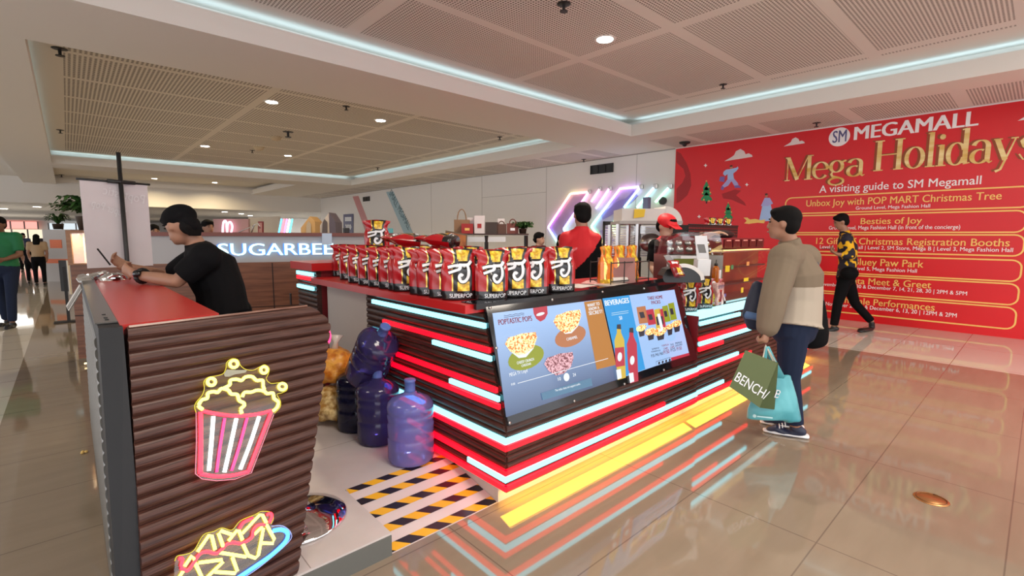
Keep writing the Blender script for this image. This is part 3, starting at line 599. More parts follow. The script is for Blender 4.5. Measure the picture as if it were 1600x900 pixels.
art('footer_bar', [(1234, 515), (1346, 485), (1351, 500), (1237, 535)], gR, .0105); MB().ribbon([sp(*cx(*p), .011) for p in ((1140, 540), (1232, 512), (1234, 540), (1142, 568), (1140, 540))], .0012, NF, .0006).build('icon_box', gB, scr)
for k in range(4): art('icon', el(1160+22*k, 549-6.5*k, 6, 9, 10), gK, .0115)

# ---- display counter (right-hand unit)
DX, DY = 3.575, 1.762
disp = thing('display_counter', 'slatted right-hand counter unit with short light strips and a glowing ledge', 'counter', (5, 2.2, 0))
m = MB(); ribs(m, .10, .74, lambda z: V((DX, DY+.012, z)), lambda z: V((6.5, DY+.012, z)), ND, .04, .012, .03); m.build('front_cladding', WOOD, disp)
m = MB(); m.prism([(DX-.004, DY+.002, .42), (DX-.004, DY+.002, .80), (DX-.004, 2.1, .80), (DX-.004, 1.86, .42)], (.012, 0, 0)); m.build('side_panel', REDM, disp)
m = MB(); m.box((DX+.01, DY+.03, .70), (6.5, 2.75, .766)); m.box((DX+.01, 1.89, .766), (6.5, 2.75, .815)); m.box((6.47, 1.8, .1), (6.5, 2.75, .766)); m.box((DX+.02, 2.5, .1), (6.5, 2.75, .70)); m.build('counter_body', DARKL, disp)
lab(MB().box((DX+.01, DY+.012, .768), (6.0, 1.885, .815), .006).build('glowing_ledge', G('ledge_glow', (.45, 1.0, 1.05), .95), disp), 'glowing white ledge')
def fy(x, y): return onY(x, y, DY)
for x0, y0, x1, mat in ((1090, 506.7, 1155.5, LEDW), (1090, 530.7, 1166, LEDR), (1090, 538.3, 1175, LEDW), (1084, 548.5, 1129, LEDR)):
    A = fy(x0, y0); z = A.z; e = fy(x1, y0-22).x; strip(disp, (max(A.x, DX+.015), DY+.004, z), (e, DY+.004, z), ND, .03, mat)
for z, mat, x1 in ((.388, LEDW, 4.33), (.352, LEDR, 4.62), (.187, LEDW, 4.06), (.138, LEDR, 4.25)):
    strip(disp, (DX+.005, DY+.004, z), (x1, DY+.004, z), ND, .028, mat)
for z, mat, x0, x1 in ((.187, LEDW, 5.9, 6.45), (.138, LEDR, 5.4, 6.49), (.60, LEDW, 5.7, 6.4), (.388, LEDR, 5.6, 6.45)): strip(disp, (x0, DY+.004, z), (x1, DY+.004, z), ND, .028, mat)

MB().box((3.572, 1.857, 0), (6.5, 1.89, .13)).build('plinth', PLN, disp); amber(3.6, 6.4, disp)
# ---- back counter wing
back = thing('back_counter', 'red-topped rear counter with short light strips on its left end', 'counter', (3, 4.5, 0))
m = MB(); ribs(m, .10, 1.12, lambda z: V((1.53, 4.55, z)), lambda z: V((1.53, 4.10, z)), NS, .04, .012, .03); m.build('end_cladding', WOOD, back)
MB().box((1.56, 4.10, .1), (6.0, 4.52, 1.12)).build('counter_body', REDM, back); MB().box((1.47, 4.06, 1.12), (6.1, 4.58, 1.185)).build('countertop', REDL, back)
for z, mat in ((1.085, LEDW), (1.045, LEDR), (.965, LEDW)): strip(back, (1.515, 4.52, z), (1.515, 4.14, z), NS, .03, mat)
bx = tag(MB().box((1.62, 3.80, 1.071), (1.95, 4.02, 1.25), .01).build('storage_box', CREAM), 'cream box on the red counter under the highest pouch', 'box')

# ================================================================== FOREGROUND BAR COUNTER WITH NEON SIGNS
bar = thing('bar_counter', 'foreground bar counter with slatted walnut front, black end post and red top', 'counter', (.3, 3, .0))
SU, ST_ = V((1, .17, 0)), V((0, .324, 1))
def SPt(x, z): return V((x, 1.787+.324*(z-.103)+.17*(x-.12), z))
NB = SU.normalized().cross(ST_.normalized()).normalized()
def PR(z): return SPt(.567+.337*(z-.1)-(max(0, z-.98)**2)*9, z)
m = MB(); ribs(m, .104, 1.098, lambda z: SPt(.085+.04*z, z), PR, NB, .0415, .014, .045, 7); m.build('front_panel', WOOD, bar)
m = MB(); a, b = SPt(.135, 1.098), PR(1.098); m.hexa([a-NB*.04, b-NB*.04, b+NB*.004, a+NB*.004], [p+V((0, 0, .008)) for p in (a-NB*.04, b-NB*.04, b+NB*.0, a+NB*.0)]); m.build('panel_cap', CAPW, bar)
GREYR = M('side_grey', (.085, .08, .068), .35)
m = MB(); y0, y1 = 1.80, 2.14
m.hexa([(.03, 1.80, .104), (.10, 1.80, .104), (.10, 4.25, .104), (.03, 4.25, .104)], [(.055, 2.12, 1.105), (.118, 2.09, 1.105), (.118, 4.35, 1.105), (.048, 4.35, 1.105)]); m.build('end_post', M('post_black', (.006, .007, .010), .6), bar)
m = MB(); ribs(m, .12, 1.04, lambda z: V((.031+.02*z, 4.3, z)), lambda z: V((.031+.02*z, 2.02+.30*z, z)), NS, .04, .006, .01); m.build('side_cladding', GREYR, bar)
m = MB(); m.box((.048, 2.2, 1.106), (.112, 4.35, 1.112), .002); m.build('edge_trim', M('trim_grey', (.10, .10, .095), .3, .3), bar)
m = MB(); m.prism([(.113, 2.14, 1.072), (.425, 2.20, 1.072), (.40, 4.36, 1.072), (.113, 4.36, 1.072)], (0, 0, .035)); m.build('countertop', M('red_top', (.48, .03, .025), .28), bar)
MB().box((.14, 2.35, .104), (.36, 4.3, 1.07)).build('counter_body', DARKL, bar)
for x, y in ((162, 492), (165, 497), (167, 500)): q = onZ(x, y, 1.112); MB().cyl(q, q+V((0, 0, .003)), .006, None, 10).build('screw_hole', BLACK, bar)
# neon signs, on clear contour-cut acrylic
NP = SPt(.4, .6)+NB*.040
def npx(x, y, l=0): return onP(x, y, NP+NB*l, NB)
NY = G('neon_yellow', (1.0, .88, .10), 3.4); NRD = G('neon_red', (1.0, .02, .04), 3.2); NPK = G('neon_pink', (1, .03, .14), 2.2); NW = G('neon_white', (.85, 1, 1), 2.4); NBL = G('neon_blue', (.05, .22, 1), 2.6); NOR = G('neon_orange', (1, .16, .01), 2.2)
EY = G('edge_yellow', (.75, .62, .02), .8); ER = G('edge_red', (.9, .25, .35), .8); EB = G('edge_blue', (.4, .5, 1), .8); ACR = glass('acrylic', (1, .98, .9), .96, .05)
def smooth(pts, n=4, closed=False):
    out = []; m = len(pts); rng = range(m if closed else m-1)
    g = (lambda i: pts[i % m]) if closed else (lambda i: pts[max(0, min(m-1, i))])
    for i in rng:
        a, b, c, d = g(i-1), g(i), g(i+1), g(i+2)
        for k in range(n):
            t = k/n; out.append(tuple(.5*(2*b[j]+(c[j]-a[j])*t+(2*a[j]-5*b[j]+4*c[j]-d[j])*t*t+(3*b[j]-a[j]-3*c[j]+d[j])*t**3) for j in (0, 1)))
    out.append(pts[0] if closed else pts[-1]); return out
def neon(parent, name, pts, mat, r=.0055, sm=True, cl=False, l=.004, n=4, f=None):
    P = [f(*p) for p in pts] if f else pts
    if sm: P = smooth(P, n, cl)
    MB().tube([npx(x, y, l) for x, y in P], r, 8).build(name, mat, parent, True)
pop = thing('neon_popcorn_sign', 'glowing neon sign of a red striped bucket overflowing with yellow popcorn', 'neon sign', npx(370, 655))
f5 = lambda x, y: (290+x/4.283, 550+y/4.283)
OUT = [(70, 405), (60, 365), (75, 330), (110, 290), (125, 245), (122, 200), (150, 170), (205, 160), (250, 145), (270, 110), (275, 70), (310, 45), (350, 52), (368, 90), (400, 115), (450, 122), (495, 100), (530, 85), (560, 110), (552, 150), (540, 180), (570, 210), (630, 205), (675, 215), (678, 255), (640, 275), (612, 285), (635, 330), (632, 370), (595, 410)]
pts = [f5(*p) for p in OUT]; MB().prism([npx(*p, -.004) for p in pts+[f5(570, 470), f5(440, 810), f5(330, 850), f5(200, 862), f5(100, 845), f5(62, 815)]], NB*.004).build('acrylic_backing', ACR, pop)
neon(pop, 'edge_glow', OUT, EY, .0012, f=f5, l=0); neon(pop, 'edge_glow', [(70, 405), (72, 600), (65, 815), (110, 850), (210, 862), (330, 852), (440, 810), (590, 420)], ER, .0012, f=f5, l=0, sm=False)
for c, r in (((323, 80), (26, 24)), ((173, 200), (26, 24)), ((525, 120), (22, 22)), ((648, 232), (25, 22))):
    neon(pop, 'neon_kernel', [(c[0]+r[0]*cos(k*pi/5), c[1]+r[1]*sin(k*pi/5)) for k in range(10)], NY, f=f5, cl=True)
neon(pop, 'neon_popcorn', [(115, 385), (88, 360), (110, 320), (145, 310), (150, 275), (190, 265), (215, 270), (240, 245), (285, 255), (305, 280), (345, 285), (360, 325), (388, 340), (392, 360), (370, 380), (376, 412)], NY, .006, f=f5)
neon(pop, 'neon_popcorn', [(380, 300), (395, 270), (440, 268), (480, 255), (525, 262), (545, 278), (585, 275), (592, 310), (620, 335), (612, 370), (585, 395)], NY, .006, f=f5)
neon(pop, 'neon_popcorn', [(250, 245), (295, 220), (300, 190), (340, 182), (375, 190), (400, 168), (445, 165), (475, 190), (515, 190), (520, 230), (528, 252)], NY, .006, f=f5)
neon(pop, 'neon_bucket', [(115, 395), (200, 412), (300, 425), (400, 425), (500, 412), (575, 392)], NRD, .0065, f=f5)
neon(pop, 'neon_bucket', [(100, 400), (102, 600), (98, 815)], NRD, .0075, f=f5); neon(pop, 'neon_bucket', [(575, 395), (500, 590), (420, 800)], NRD, .0065, f=f5); neon(pop, 'neon_bucket', [(98, 815), (200, 832), (320, 825), (422, 798)], NRD, .0065, f=f5)
neon(pop, 'neon_stripe', [(262, 442), (230, 640), (208, 805)], NPK, .005, f=f5); neon(pop, 'neon_stripe', [(412, 440), (360, 630), (308, 795)], NPK, .005, f=f5)
for a in ([(186, 430), (172, 620), (156, 795)], [(340, 445), (300, 630), (260, 805)], [(492, 432), (430, 620), (366, 785)]): neon(pop, 'neon_stripe', a, NW, .0065, f=f5)
MB().prism([npx(*f5(*p), .001) for p in ((255, 145), (275, 118), (345, 122), (410, 120), (400, 138), (330, 150), (290, 165), (262, 165))], NB*.002).build('mount_plate', M('mount_grey', (.3, .3, .25), .4), pop)
nac = thing('neon_snack_sign', 'glowing neon sign of yellow nacho chips with red sauce and a blue plate arc', 'neon sign', npx(360, 860))
f6 = lambda x, y: (260+x/7.62, 790+y/7.62)
for a in ([(370, 550), (510, 350), (540, 360), (580, 525)], [(680, 495), (620, 330), (650, 300), (780, 345)], [(740, 420), (840, 295), (865, 300), (905, 410)], [(905, 330), (1110, 110), (1145, 115), (1190, 205)], [(1050, 340), (1140, 255), (1155, 270), (1095, 590), (1060, 625), (975, 595)], [(1190, 225), (1285, 400), (1270, 450), (1130, 445)], [(640, 560), (950, 610), (970, 585), (910, 455)], [(385, 680), (660, 645), (675, 670), (500, 838), (420, 960)], [(580, 790), (820, 805), (845, 780), (785, 615)], [(345, 690), (420, 850), (400, 990), (280, 960)], [(215, 725), (300, 600), (335, 640)], [(200, 780), (120, 900), (200, 1000)]): neon(nac, 'neon_chip', a, NY, .0055, f=f6, sm=False)
neon(nac, 'neon_sauce', [(150, 630), (190, 640), (180, 740), (250, 770), (320, 690), (360, 620), (420, 560), (500, 550), (590, 570), (650, 530), (710, 465), (790, 440), (880, 450), (960, 420), (1020, 370), (1035, 300), (1080, 240), (1180, 225)], NRD, .006, f=f6); neon(nac, 'neon_sauce', [(870, 275), (920, 200), (1030, 150)], NRD, .006, f=f6); neon(nac, 'neon_sauce', [(1195, 110), (1240, 95), (1255, 140), (1220, 205)], NRD, .006, f=f6)
neon(nac, 'neon_plate', [(1270, 300), (1360, 285), (1430, 310), (1445, 370), (1400, 450), (1250, 590), (1080, 710), (900, 830), (700, 960)], NBL, .008, f=f6)
neon(nac, 'edge_glow', [(100, 660), (130, 600), (230, 580), (330, 530), (440, 350), (560, 310), (660, 265), (780, 290), (880, 180), (1050, 110), (1130, 70), (1240, 80), (1275, 150), (1245, 220)], EY, .0012, f=f6, l=0); neon(nac, 'edge_glow', [(1250, 245), (1380, 240), (1480, 320), (1450, 440), (1100, 740), (850, 900)], EB, .0012, f=f6, l=0)
pts = [(100, 660), (130, 600), (230, 580), (330, 530), (440, 350), (560, 310), (660, 265), (780, 290), (880, 180), (1050, 110), (1130, 70), (1240, 80), (1275, 150), (1250, 245), (1380, 240), (1480, 320), (1450, 440), (1100, 740), (700, 1000), (300, 1050), (80, 900)]
MB().prism([npx(*f6(*p), -.004) for p in pts], NB*.004).build('acrylic_backing', ACR, nac)
q = PR(.96)-NB*.05; t = thing('neon_loop', 'small pink neon loop peeking out behind the slatted panel edge', 'neon sign', q); MB().tube([q+V((.0+.035*sin(k*pi/6), .0, .045*cos(k*pi/6))) for k in range(7)], .005).build('neon_tube', NPK, t, True)
# ================================================================== POPCORN POUCHES
PRED = M('pouch_red', (.40, .005, .010), .24, coat=.5); PBLK = M('pouch_black', (.010, .009, .010), .25, coat=.4); PYEL = noise_mat('pouch_corn', (.50, .28, .01), (.92, .66, .06), (1, 1, 1), 45, .3, 2, .4, .6)
PWHT = M('pouch_white', (.80, .82, .86), .4); PDK = M('pouch_back', (.20, .006, .012), .3)
PW, PH = .19, .28
def pouch_surface(u, v, side, lift=0):
    """u across, v up, side +1 front (towards -y) / -1 back"""
    w = PW*(.5+.03*v-.09*math.exp(-((v-.78)/.12)**2)+.05*max(0, v-.86)/.14)*2*.5
    x = (u-.5)*2*w; e = max(0, 1-(2*u-1)**2)
    d = .048*e**.5*(1-v**2.4)**.8*(1-.35*math.exp(-((v-.74)/.1)**2))+.006*sin(9*u+13*v)*e*(v > .1)
    z = PH*v-.010*(abs(2*u-1)**2)*(v > .9)
    return V((x, -side*(d+lift+.0008), z))
def pouch_proto(kind):
    t = thing('popcorn_pouch', 'x', 'snack pouch', (0, 0, 0)); nu, nv = 26, 28
    m = MB(); mi = []
    for s in (1, -1):
        vs = [pouch_surface(i/nu, j/nv, s) for j in range(nv+1) for i in range(nu+1)]; fs = []
        for j in range(nv):
            for i in range(nu):
                a = j*(nu+1)+i; q = (a, a+1, a+nu+2, a+nu+1); fs.append(q if s > 0 else q[::-1])
                u, v = (i+.5)/nu, (j+.5)/nv
                if s < 0: k = 3 if kind else 0
                elif kind == 0:
                    k = 1
                    if v < .17: k = 1
                    elif u < .06 or u > .94: k = 0
                    elif u < .32: k = 0 if not (u > .275 and .19 < v < .72) and v > .195 else 4
                    elif u > .83: k = 4 if u < .86 and v > .6 else 0
                    elif v > .95: k = 1
                    elif v > .76 and .44 < u < .76 and abs(u-.6) < .17-.6*max(0, .8-v): k = 2
                    elif v < .36 and .42 < u < .76: k = 2
                    if .32 <= u < .36 and v > .70: k = 4
                else:
                    k = 0
                    if kind == 1: k = 2 if (.25 < u < .75 and v > .55) or abs(v-.1) < .06 else (4 if abs(u-.14) < .05 else 5)
                    if kind == 2: k = 3 if v < .5 else 0; k = 2 if .3 < u < .7 and v < .45 else k; k = 6 if .75 < v < .9 and .2 < u < .8 else k
                mi.append(k)
        m.add(vs, fs)
    n1 = nu+1; n2 = (nv+1)*n1
    for i in range(nu): m.f.append((i, n2+i, n2+i+1, i+1)); mi.append(3 if kind else 1)
    m.mi = mi
    mats = [PRED, PBLK, PYEL, PDK, GOLDF, M('pouch_orange', (.75, .20, .02), .25, coat=.4), PWHT] if kind != 1 else [PRED, PBLK, PYEL, PDK, GOLDF, M('pouch_orange', (.75, .20, .02), .25, coat=.4), PWHT]
    if kind == 1: mats[0] = mats[5]; mats[3] = mats[5]
    m.build('pouch_body', mats, t, True)
    def deco(name, strokes, mat, lift, extra=0):
        d = MB()
        for p, w in strokes:
            d.ribbon([V((x, y*PH/PW, 0)) for x, y in smooth(p, 5)], w+extra, (0, 0, 1), .0006)
        d.v = [pouch_surface(q.x, q.y*PW/PH, 1, lift+q.z) for q in d.v]; return d.build(name, mat, t)
    if kind == 0:
        J = [([(.20, .62), (.36, .645), (.50, .65)], .034), ([(.22, .53), (.36, .56), (.48, .585)], .032), ([(.47, .66), (.60, .655), (.72, .665), (.82, .72)], .036), ([(.47, .58), (.50, .62), (.49, .66)], .038), ([(.69, .65), (.70, .55), (.68, .45), (.60, .385), (.51, .39), (.47, .45), (.51, .50), (.56, .475)], .036)]
        J = [([(.57+(x-.55)*1.16, .53+(y-.53)*1.16) for x, y in p], w*1.12) for p, w in J]
        deco('logo_outline', J, PBLK, .002, .026); deco('logo', J, PWHT, .0035)
    def word(s, x0, x1, y, h, mat, lift=.006):
        d = MB(); lettering(d, s, (x0, y*PH/PW, 0), (x1, y*PH/PW, 0), h*PH/PW, (0, 0, 1), .012, 0)
        d.v = [pouch_surface(q.x, q.y*PW/PH, 1, lift+q.z*.5) for q in d.v]; d.build('lettering', mat, t)
    if kind == 0: word('SUPERPOP', .20, .84, .055, .075, PWHT)
    if kind == 2: word('SUPERPOP', .15, .85, .06, .07, PWHT)
    return t
def place(proto, first, loc, rz, label, group, rx=0, ry=0, s=1):
    o = proto if first else copy_tree(proto)
    o.location = loc; o.rotation_euler = (rx, ry, rz); o.scale = (s, s, s); o['label'] = label; o['group'] = group
    return o
proto = pouch_proto(0); GRP = 'red and black popcorn pouches on the red countertop'
ordn = ['first', 'second', 'third', 'fourth', 'fifth', 'sixth', 'seventh', 'eighth', 'ninth', 'tenth', 'eleventh', 'twelfth', 'thirteenth', 'fourteenth', 'fifteenth', 'sixteenth', 'seventeenth', 'eighteenth']
row = [(541, 432), (554, 437), (569, 442), (584, 446), (596, 449), (613, 452), (625, 455), (636, 456), (658, 461), (682, 462), (697, 466), (724, 469), (754, 464), (776, 469)]
for i, (x, y) in enumerate(row):
    p = onZ(x, y, 1.07); place(proto, i == 0, (max(p.x, 1.565), p.y+.04, 1.0712), radians(-24+(i*37 % 11)-5), 'standing red and black popcorn pouch, %s from the far end of the left row' % ordn[i], GRP, s=.97+.01*(i*5 % 4))
for i, (x, y, l) in enumerate(((812, 466, 'just right of the corner, front row'), (841, 463, 'second from the right end'), (884, 458, 'at the right end of the row'))):
    p = onZ(x, y, 1.07); place(proto, False, (p.x, p.y+.05, 1.0762), radians((-36, -42, -34)[i]), 'standing red and black popcorn pouch '+l, GRP, s=1.0)
for i, (x, y) in enumerate(((1.86, 3.30), (1.90, 3.05), (1.93, 2.80), (1.95, 2.56), (2.16, 2.28))):
    place(proto, False, (x, y, 1.0712), radians(-30+5*i), 'popcorn pouch standing in the second row behind, %s from the far end' % ordn[i], GRP)
for i, (x, y, z, rz, l) in enumerate(((1.80, 2.92, 1.375, 1.1, 'left one of the two pouches lying flat on the standing ones'), (1.88, 2.62, 1.375, .5, 'right one of the two pouches lying flat on the standing ones'))):
    place(proto, False, (x, y, z), rz, 'red popcorn pouch, '+l, GRP, rx=radians(-84), s=.95)
hx = at(589, 384, 3.92); bx.location = V((hx.x-1.785, hx.y-3.91, 0))
place(proto, False, (hx.x, hx.y, 1.2512), radians(-40), 'red and black popcorn pouch standing highest, on the cream box at the far end', GRP, s=1.04)
for i, (x, y, l) in enumerate(((1079, 489, 'left of two on the glowing ledge'), (1103, 486, 'right of two on the glowing ledge'))):
    p = onY(x, y, 1.86); place(proto, False, (p.x+.02, 1.90, .8162), radians(-30), 'popcorn pouch with white mark and bold letters, '+l, 'pouches on the glowing ledge', s=.92)
pr2 = pouch_proto(2); p = onY(1124, 478, 1.87); place(pr2, True, (p.x, 1.93, .8162), radians(-30), 'dark red pouch with corn picture on the glowing ledge, between black pouches and pink box', 'pouches on the glowing ledge', s=.85)
place(copy_tree(pr2), True, at(1062, 432, 3.55), radians(-20), 'red and yellow pouch leaning back in front of the receipt printer', 'pouches behind the screens', rx=radians(-35), s=.5)
# ---- wire rack with orange pouches
rk = thing('wire_rack', 'black wire rack holding orange snack pouches above the right menu screen', 'rack', (2.95, 2.02, 1.07))
m = MB()
for dx in (0, .16, .32, .48):
    for dy in (0, .18): m.tube([(2.78+dx, 2.02+dy, 1.071), (2.78+dx, 2.02+dy, 1.24)], .004, 6)
for z in (1.10, 1.23):
    for dy in (0, .18): m.tube([(2.78, 2.02+dy, z), (3.26, 2.02+dy, z)], .004, 6)
m.build('wire_frame', BLACK, rk)
pr1 = pouch_proto(1)
for i, (x, y, l) in enumerate(((2.87, 2.13, 'leftmost'), (3.03, 2.13, 'middle'), (3.19, 2.13, 'rightmost'))):
    place(pr1, i == 0, (x, y, 1.0712), radians(12), 'orange snack pouch in the black wire rack, %s of three' % l, 'orange pouches in the wire rack', s=1.0)
# ---- tray of laptop, papers
lt = thing('laptop', 'open maroon laptop seen from behind on the red counter', 'laptop', (3.0, 2.45, 1.07)); c = at(962, 441, 3.55); c.z = 1.0712; lt.location = c
L1, L2 = (RT*.92-V((0, 0, 0))).normalized(), None
u = V((RT.x, RT.y, 0)).normalized(); w_ = V((FW.x, FW.y, 0)).normalized()
MB().hexa([c-u*.14-w_*.02, c+u*.14-w_*.02, c+u*.14+w_*.2, c-u*.14+w_*.2], [q+V((0, 0, .018)) for q in (c-u*.14-w_*.02, c+u*.14-w_*.02, c+u*.14+w_*.2, c-u*.14+w_*.2)]).build('base', REDM, lt)
tp = V((0, 0, .19))-w_*-.05
MB().hexa([c-u*.14-w_*.03, c+u*.14-w_*.03, c+u*.14-w_*.018, c-u*.14-w_*.018], [q+tp for q in (c-u*.13-w_*.03, c+u*.14-w_*.03, c+u*.14-w_*.018, c-u*.13-w_*.018)]).build('screen_lid', M('lid_maroon', (.30, .14, .13), .3, .3), lt)
for i, (x, y, rz, mat, l) in enumerate(((905, 447, .2, WHITEP, 'white paper sheet'), (930, 443, .5, M('pink_paper', (.75, .35, .33), .6), 'pink paper sheet'), (960, 446, -.2, WHITEP, 'folded white receipt'))):
    c = onZ(x, y, 1.072); m = MB(); m.box((-.12, -.08, .0), (.12, .08, .002+.003*i), 0, Matrix.Translation(c+V((0, 0, .0006+.006*(i == 1))))@Matrix.Rotation(rz, 4, 'Z')); tag(m.build('paper_sheet', mat), l+' lying on the red counter behind the menu frame', 'paper', 'papers on the counter')
c = onZ(966, 442, 1.08); tag(MB().cyl(c+V((-.05, .02, .022)), c+V((.06, -.03, .022)), .02).build('paper_roll', WHITEP), 'small white paper roll in front of the laptop', 'paper roll')
# ---- receipt printer, sign, cup, sauce bottle, pink box
c = at(1052, 441, 3.72); c.z = 1.0705; t = thing('receipt_printer', 'black payment terminal with white paper strip beside the orange pouches', 'printer', c); w_ = V((FW.x, FW.y, 0)).normalized()
m = MB(); m.prism([c+u*a+V((0, 0, b))-w_*.06 for a, b in ((-.10, .0), (.22, .0), (.22, .04), (.17, .09), (.08, .12), (.0, .12), (-.07, .10), (-.10, .05))], w_*.14); m.build('housing', M('printer_black', (.012, .012, .013), .3), t)
m = MB(); m.ribbon([c+u*a+V((0, 0, b))-w_*.066 for a, b in smooth([(-.01, .122), (.06, .13), (.13, .11), (.185, .065), (.20, .02)], 5)], .014, w_, .002); m.build('paper_strip', M('paper_white', (.8, .78, .76), .6), t)
m = MB(); m.prism([c+u*a+V((0, 0, b))-w_*.07 for a, b in ((-.10, .20), (-.06, .21), (.015, .11), (-.035, .09))], w_*.03); m.build('keypad', M('keypad_grey', (.30, .29, .29), .4), t)
wm = thing('hot_food_warmer', 'stainless warmer with domed glass cover and steel rollers behind the counter', 'food warmer', at(1088, 400, 4.3)); c = wm.location.copy()
def uw(a, b, z): return c+u*a+w_*b+V((0, 0, z))
c.z = 1.20
MB().hexa([uw(-.26, 0, -.36), uw(.24, 0, -.36), uw(.24, .4, -.36), uw(-.26, .4, -.36)], [uw(-.26, 0, .05), uw(.24, 0, .05), uw(.24, .4, .05), uw(-.26, .4, .05)]).build('base', STEEL, wm)
for z in (.0, .0): pass
MB().hexa([uw(-.2, -.012, -.08), uw(.05, -.012, -.08), uw(.05, -.004, -.08), uw(-.2, -.004, -.08)], [uw(-.2, -.012, .02), uw(.05, -.012, .02), uw(.05, -.004, .02), uw(-.2, -.004, .02)]).build('green_panel', M('sign_green', (.14, .17, .015), .5), wm)
MB().hexa([uw(-.14, -.010, .022), uw(.05, -.010, .022), uw(.05, -.004, .022), uw(-.14, -.004, .022)], [uw(-.14, -.010, .045), uw(.05, -.010, .045), uw(.05, -.004, .045), uw(-.14, -.004, .045)]).build('white_label', PWHT, wm)
m = MB(); n_ = 12; pr = [(-.26+.0, .05)]+[(-.26+.5*k/n_, .05+.21*sin(pi*(.15+.85*k/n_)*.62+.25)**.8*(1 if k < n_ else .2)) for k in range(n_+1)]+[(.24, .05)]
m.prism([uw(a, 0, b) for a, b in pr], w_*.4); m.build('domed_cover', glass('case_glass', (.9, .92, .92), .88, .05), wm)
MB().hexa([uw(-.24, .3, .05), uw(.22, .3, .05), uw(.22, .38, .05), uw(-.24, .38, .05)], [uw(-.2, .3, .22), uw(.15, .3, .22), uw(.15, .38, .22), uw(-.2, .38, .22)]).build('back_wall', REDM, wm)
for r_ in range(2):
    for k in range(5): MB().ell(uw(-.2+.085*k+.02*r_, .1+.1*r_, .10+.055*r_), (.035, .035, .026)).build('roller', CHROME, wm, True)
q = at(1096, 395, 4.0); m = MB(); m.hexa([q+u*a+V((0, 0, b)) for a, b in ((-.02, -.15), (.08, -.15), (.04, .14), (-.06, .14))], [q+u*a+V((0, 0, b))+w_*.006 for a, b in ((-.02, -.15), (.08, -.15), (.04, .14), (-.06, .14))]); tg = thing('price_tag', 'white hanging tag strip with dark block in front of the warmer', 'tag', q); m.build('card', PWHT, tg)
MB().hexa([q+u*a+V((0, 0, b))-w_*.003 for a, b in ((-.02, .0), (.04, .0), (.02, .07), (-.04, .07))], [q+u*a+V((0, 0, b))-w_*.001 for a, b in ((-.02, .0), (.04, .0), (.02, .07), (-.04, .07))]).build('printed_block', M('ink_grey', (.2, .2, .2), .6), tg)
c2 = at(1100, 431, 3.75); tag(MB().prism([c2+u*a+V((0, 0, b)) for a, b in ((-.055, -.0), (.045, .0), (.05, .125), (-.05, .125))], w_*.09).build('white_carton', PWHT), 'plain white carton beside the amber sauce bottle', 'carton')
px_ = onY(1121, 477, 1.90); px_.z = .8162
t = thing('snack_box', 'pink printed snack box on the glowing ledge under the sauce bottle', 'box', px_)
MB().box((px_.x-.06, 1.88, .8162), (px_.x+.075, 1.98, 1.015), .004).build('carton', noise_mat('pink_print', (.55, .22, .20), (.85, .58, .53), (1, 1, 1), 22, .4, 3, .42, .58), t)
m = MB(); lettering(m, 'SUPERPOP', (px_.x-.05, 1.88, .965), (px_.x+.065, 1.88, .965), .03, (0, -1, 0), .01, .002); m.build('lettering', M('ink_blue', (.12, .1, .22), .5), t)
bq = V((px_.x+.0, 1.93, 1.0155)); t = thing('sauce_bottle', 'amber sauce bottle with black nozzle on top of the pink box', 'bottle', bq)
MB().lathe(bq, [(.03, 0), (.033, .01), (.033, .10), (.026, .13), (.014, .145)]).build('bottle_body', M('amber', (.62, .16, .01), .15, trans=.3), t, True); MB().lathe(bq, [(.015, .145), (.015, .165), (.006, .17), (.004, .20)]).build('nozzle_cap', BLACK, t, True)
MB().box((bq.x-.005, bq.y-.0345, .035+bq.z), (bq.x+.03, bq.y-.031, .11+bq.z)).build('paper_label', PWHT, t)
# ---- heated glass display case
t = thing('glass_display_case', 'slanted glass display case with warm lit top and tagged trays', 'display case', (4.8, 2.2, .815)); CG = glass('display_glass', fres=.10, mix=.985)
b0, b1, z0, z1 = 4.36, 5.8, .8165, 1.27
MB().box((b0, 1.90, z0), (b1, 2.2, z0+.02)).build('base_tray', STEEL, t)
m = MB(); m.prism([(b0, 1.915, z0+.02), (b0, 2.055, z1), (b0, 2.061, z1), (b0, 1.921, z0+.02)], (b1-b0, 0, 0)); m.build('front_glass', CG, t)
for x in (b0, b1-.006): m = MB(); m.prism([(x, 1.925, z0+.02), (x, 2.06, z1), (x, 2.2, z1), (x, 2.2, z0+.02)], (.006, 0, 0)); m.build('side_glass', CG, t)
m = MB()
for x in (b0, b1): m.tube([(x, 1.91, z0+.02), (x, 2.053, z1)], .008); m.tube([(x, 2.2, z0+.02), (x, 2.2, z1)], .008)
m.tube([(b0, 2.053, z1), (b1, 2.053, z1)], .008); m.build('frame', STEEL, t)
MB().box((b0+.01, 2.065, z1-.002), (b1-.01, 2.2, z1+.012)).build('lit_top', M('lit_panel', (.8, .6, .25), .4, emit=(1, .72, .28), es=.55), t)
MB().box((b0+.02, 2.18, z0+.02), (b1-.02, 2.195, z1-.01)).build('back_panel', noise_mat('case_back', (.10, .02, .012), (.30, .07, .03), (1, 1, 1), 2, .4), t)
for k, (za, yb) in enumerate(((.94, 2.06), (1.10, 2.10))): MB().box((b0+.03, yb, z0+za-.815), (b1-.03, 2.17, z0+za-.80)).build('tray', M('tray_dark', (.03, .032, .025), .35), t)
